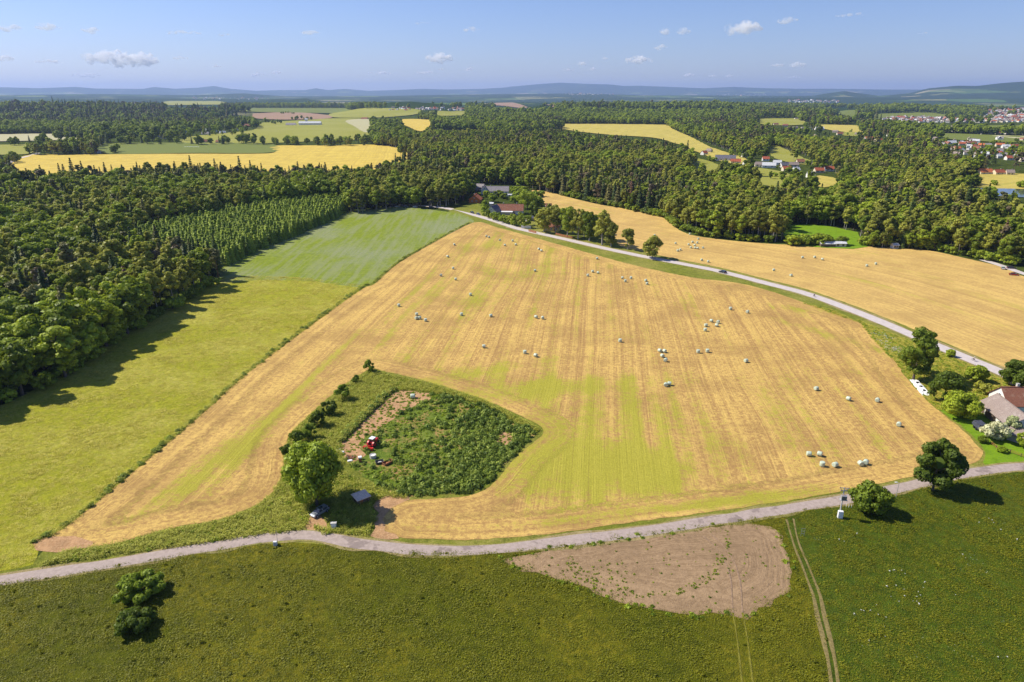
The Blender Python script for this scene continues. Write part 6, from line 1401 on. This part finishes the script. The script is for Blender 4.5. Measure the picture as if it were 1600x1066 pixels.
scatter_stuff('tall_grass', [T[1], weed('herb', M['leaf_bright'], 40, .5, .5, .13)], P, rng.uniform(0, 6.28, n), rng.uniform(.7, 1.5, n), (rng.random(n) < .07).astype(int), 'tall green grass on the strip round the overgrown plot', 'grass')
P = fill([LEFT], 45000, .03); n = len(P); 
scatter_stuff('meadow_grass', [T[0]], P, rng.uniform(0, 6.28, n), .25 + 1.6 * fbm(P[:, 0] / 5, P[:, 1] / 5, 3, 71) ** 1.3, np.zeros(n, int), 'long pale grass of the meadow beside the wood', 'grass')
DM = [(-400, 1110), (-400, 960), (0, 914), (209, 880), (400, 849), (620, 863), (780, 864), (950, 845), (1130, 818), (1310, 790), (1450, 760), (1560, 740), (1700, 735), (1900, 800), (1800, 1110)]
TRK = [(1226, 812), (1243, 812), (1268, 890), (1288, 945), (1300, 1000), (1312, 1110), (1295, 1110), (1283, 1000), (1272, 950), (1255, 895), (1237, 850)]
P = fill([DM], 50000, .03, [SOIL]); n = len(P)
scatter_stuff('dark_meadow_grass', [T[2], weed('dock', M['blade_dark'], 40, .45, .3, .14)], P, rng.uniform(0, 6.28, n), .45 + 1.1 * fbm(P[:, 0] / 4, P[:, 1] / 4, 3, 73), (rng.random(n) < .02).astype(int), 'dark rough grass of the meadow below the lane', 'grass')
P = fill([SOIL], 4200, .06, [], lambda X, Y, px, py: .04 + .9 * (np.abs(((px - 1010) / 118) ** 2 + ((py - 868) / 62) ** 2 - 1) < .16) * (py > 868) + .5 * (np.abs(px - 1140 - (py - 880) * .1) < 5) * (py < 900) + .25 * (px < 980) * (py > 880)); n = len(P)
scatter_stuff('soil_weeds', [weed('soil weed', M['leaf_oak'], 30, .32, .18, .09)], P, rng.uniform(0, 6.28, n), rng.uniform(.35, 1.1, n), np.zeros(n, int), 'scattered green weeds sprouting on the bare soil patch', 'weeds')
P = fill([[(1340, 500), (1400, 524), (1460, 546), (1530, 577), (1600, 608), (1700, 645), (1540, 650), (1464, 640), (1442, 618), (1418, 590), (1398, 565), (1370, 537)], [(1255, 474), (1340, 504), (1300, 484)]], 30000, .04); n = len(P)
scatter_stuff('orchard_tufts', [T[0], WP[3]], P, rng.uniform(0, 6.28, n), rng.uniform(.4, 1.1, n), (rng.random(n) < .15).astype(int), 'dry orchard grass between road and farm', 'grass')

# ------------------------------------------------------------------ small fair weather clouds, all above the haze
CLOUDS = [(198, 93, 105, 28), (97, 46, 40, 11), (38, 47, 30, 11), (160, 50, 28, 10), (300, 54, 60, 8), (362, 57, 18, 7), (493, 54, 42, 9), (739, 49, 32, 9), (687, 92, 44, 19), (15, 92, 32, 11), (85, 98, 45, 7), (140, 118, 45, 9), (290, 92, 25, 5), (405, 117, 26, 7), (435, 114, 18, 7), (595, 115, 45, 7), (665, 114, 30, 7), (690, 109, 12, 5), (733, 109, 14, 6), (342, 105, 20, 5), (665, 40, 34, 5),
 (1153, 48, 56, 26), (1217, 36, 36, 10), (1032, 52, 14, 11), (1058, 53, 22, 11), (1027, 76, 26, 12), (996, 95, 44, 16), (907, 101, 18, 7), (886, 110, 28, 6), (924, 109, 22, 6), (942, 93, 16, 6), (1238, 102, 26, 11), (1208, 103, 22, 6), (1073, 118, 20, 8), (1110, 119, 16, 5), (1137, 119, 16, 5), (1234, 121, 30, 5), (1310, 28, 60, 6), (1425, 55, 24, 4), (1090, 1, 34, 6)]
cm_ = bpy.data.materials.new('cloud vapour'); cm_.use_nodes = True; cm_.node_tree.nodes.clear(); k = N(cm_.node_tree)
co_ = k.n('ShaderNodeOutputMaterial'); cv = k.n('ShaderNodeVolumePrincipled'); cv.inputs['Color'].default_value = (.99, .99, .99, 1); cv.inputs['Density'].default_value = .006; cv.inputs['Anisotropy'].default_value = .0
cn = k.noise(k.map(k.n('ShaderNodeTexCoord').outputs['Object'], (1, 1, 1.4)), .0042, 4, .65)
k.l(k.math('MULTIPLY', k.ramp(cn, .44, .62), .009), cv.inputs['Density'])
k.l(cv.outputs[0], co_.inputs['Volume'])
tx = bpy.data.textures.new('billow', 'CLOUDS'); tx.noise_scale = 260; tx.noise_depth = 3
SIDE = []
for i, (cx, cy, wp, hp_) in enumerate(CLOUDS):
    el = (HZ - cy) * math.cos(PITCH) ** 2 / F; D = min(1350 / el, 46000); az = math.atan((cx - 800) * math.cos(PITCH) / F); mp = D / F * math.cos(PITCH) / math.cos(az) * 1.03
    c = Vector((math.sin(az) * D / math.cos(az) * math.cos(az), math.cos(az) * D, CAMZ + el * D)); c = Vector((D * math.tan(az), D, CAMZ + el * D))
    W_, Hc = wp * mp * .88, hp_ * mp * .85; bm = bmesh.new(); nb = max(5, int(4 + wp / 6))
    for j in range(nb):
        t_ = (j + .5) / nb * 2 - 1; r_ = Hc * (.28 + .24 * random.random()) * (1 - .45 * abs(t_)); q = Vector((t_ * W_ * .42, random.uniform(-.2, .2) * W_, random.uniform(-.12, .3) * Hc * (1 - abs(t_))))
        bmesh.ops.create_icosphere(bm, subdivisions=2, radius=1, matrix=Matrix.Translation(q) @ Matrix.Rotation(random.uniform(0, 3), 4, 'Z') @ Matrix.Diagonal((r_ * random.uniform(1.2, 2.2), r_ * 1.6, r_, 1)))
    me = bpy.data.meshes.new('cloud'); bm.to_mesh(me); bm.free(); me.materials.append(cm_)
    o = link('cloud', me, None, c); o.rotation_euler = (0, 0, -az)
    rm = o.modifiers.new('merge', 'REMESH'); rm.mode = 'VOXEL'; rm.voxel_size = max(W_ / 55, Hc / 16)
    dm = o.modifiers.new('billow', 'DISPLACE'); dm.texture = tx; dm.texture_coords = 'GLOBAL'; dm.strength = Hc * .7; dm.mid_level = .55
    hs = 'high' if cy < 62 else 'low' if cy > 104 else 'middle height'
    near_ = ['above the left hills', 'left of the sky centre', 'right of the sky centre', 'above the right hills'][min(3, int(cx / 400))]
    tag(o, '%s %s cloud %s %s, %d percent across' % ('long' if wp / hp_ > 4 else 'puffy', 'large white' if wp > 50 else 'small white' if wp > 24 else 'tiny white', hs, near_, round(cx / 16)), 'cloud', 'small clouds in the blue sky', kind='thing')

pts = []; 
for (x0, x1), (y0, y1), n_, wh in TOWN + [((1380, 1620), (184, 192), 300, ''), ((1530, 1620), (171, 183), 200, ''), ((1530, 1610), (203, 210), 90, ''), ((1450, 1610), (218, 248), 60, ''), ((880, 960), (146, 148.5), 50, ''), ((1120, 1200), (147, 150), 50, ''), ((1230, 1310), (157, 161), 60, ''), ((300, 420), (152, 156), 40, '')][0:8 - 6 + 6]:
    for i in range(n_):
        g = G(random.uniform(x0, x1), random.uniform(y0, y1)); pts.append(tuple(g))
TH = []
for wl, rf in (('white_wall', 'roof_red'), ('white_wall', 'roof_pink'), ('cream_wall', 'roof_pink'), ('white_wall', 'roof_grey'), ('cream_wall', 'roof_brown'), ('white_wall', 'roof_white')):
    b = MB(); b.box((0, 0, 1.5), (12, 8, 7), M[wl]); _roof(b, 12, 8, 5.0, 3.4, .4, M[rf]); o_ = b.build('town_house'); TH.append(o_.data); bpy.data.objects.remove(o_)
pts = np.array(pts); n = len(pts); sc_ = np.clip(np.hypot(pts[:, 0], pts[:, 1]) / 3400, .8, 1.7) * rng.uniform(.6, 1.2, n)
scatter_stuff('distant_town', TH, pts, rng.uniform(0, 3.1, n), sc_, rng.integers(0, 6, n), 'hazy mass of far town houses on the plain to the right', 'town')

bl_ = smooth([tuple(G(*p)[:2]) for p in [(531, 690), (545, 675), (565, 655), (585, 636), (600, 620), (614, 611)]], False, .12)
P = np.array([(x + random.gauss(0, .45), y + random.gauss(0, .45), .35) for x, y in bl_ for _ in range(3)]); n = len(P)
scatter_stuff('bank_grass', [T[1], WP[0]], P, rng.uniform(0, 6.28, n), rng.uniform(.6, 1.5, n), (rng.random(n) < .12).astype(int), 'tall grass hanging over the bank beside the bare clay', 'grass')
M['petal'] = leaf_mat('white flower heads', (.6, .6, .5), (.85, .85, .78), .2)
FW = weed('flower', M['petal'], 8, .3, .3, .045)
P = fill([[(1262, 840), (1600, 790), (1640, 1100), (1330, 1100), (1290, 960)]], 3000, .22, [], lambda X, Y, px, py: np.clip((fbm(X / 7, Y / 7, 3, 81) - .52) * 3, 0, 1)); P1 = P
P = fill([[(1346, 506), (1400, 530), (1412, 545), (1400, 560), (1372, 536)]], 900, .25, [], lambda X, Y, px, py: np.clip((fbm(X / 4, Y / 4, 3, 82) - .38) * 4, 0, 1)); P = np.concatenate([P1, P]); n = len(P)
scatter_stuff('meadow_flowers', [FW], P, rng.uniform(0, 6.28, n), rng.uniform(.35, 1.0, n), np.zeros(n, int), 'white flowers sprinkled through the green meadow on the right', 'flowers')

so_ = smooth([tuple(G(*p)[:2]) for p in SOIL], True, .35); P = np.array([(x + random.gauss(0, .7), y + random.gauss(0, .7), .05) for x, y in so_ if random.random() < .8]); n = len(P)
scatter_stuff('edge_grass', [T[2], WP[3]], P, rng.uniform(0, 6.28, n), rng.uniform(.4, 1.2, n), (rng.random(n) < .15).astype(int), 'ragged grass creeping over the edge of the bare soil', 'grass')
ribbon('far_road', [(-80, 292), (0, 262), (24, 250.5), (47, 244), (60, 240)], 7, M['asphalt_pale'], .9, 'pale road at the left end of the ripe field', 'road')

bd = smooth([tuple(G(*p)[:2]) for p in [(60, 845), (100, 825), (232, 717), (324, 639), (400, 572), (521, 482), (569, 448), (586, 442), (625, 409), (698, 367), (736, 348)]], False, .35)
P = np.array([(x - .5 + random.gauss(0, .45), y + random.gauss(0, .45), .03) for x, y in bd for _ in range(2)]); n = len(P)
scatter_stuff('boundary_grass', [T[1], WP[0], WP[3]], P, rng.uniform(0, 6.28, n), rng.uniform(.4, 1.4, n), rng.choice([0, 1, 2], n, p=[.8, .1, .1]), 'uneven strip of tall grass along the left edge of the stubble', 'grass')
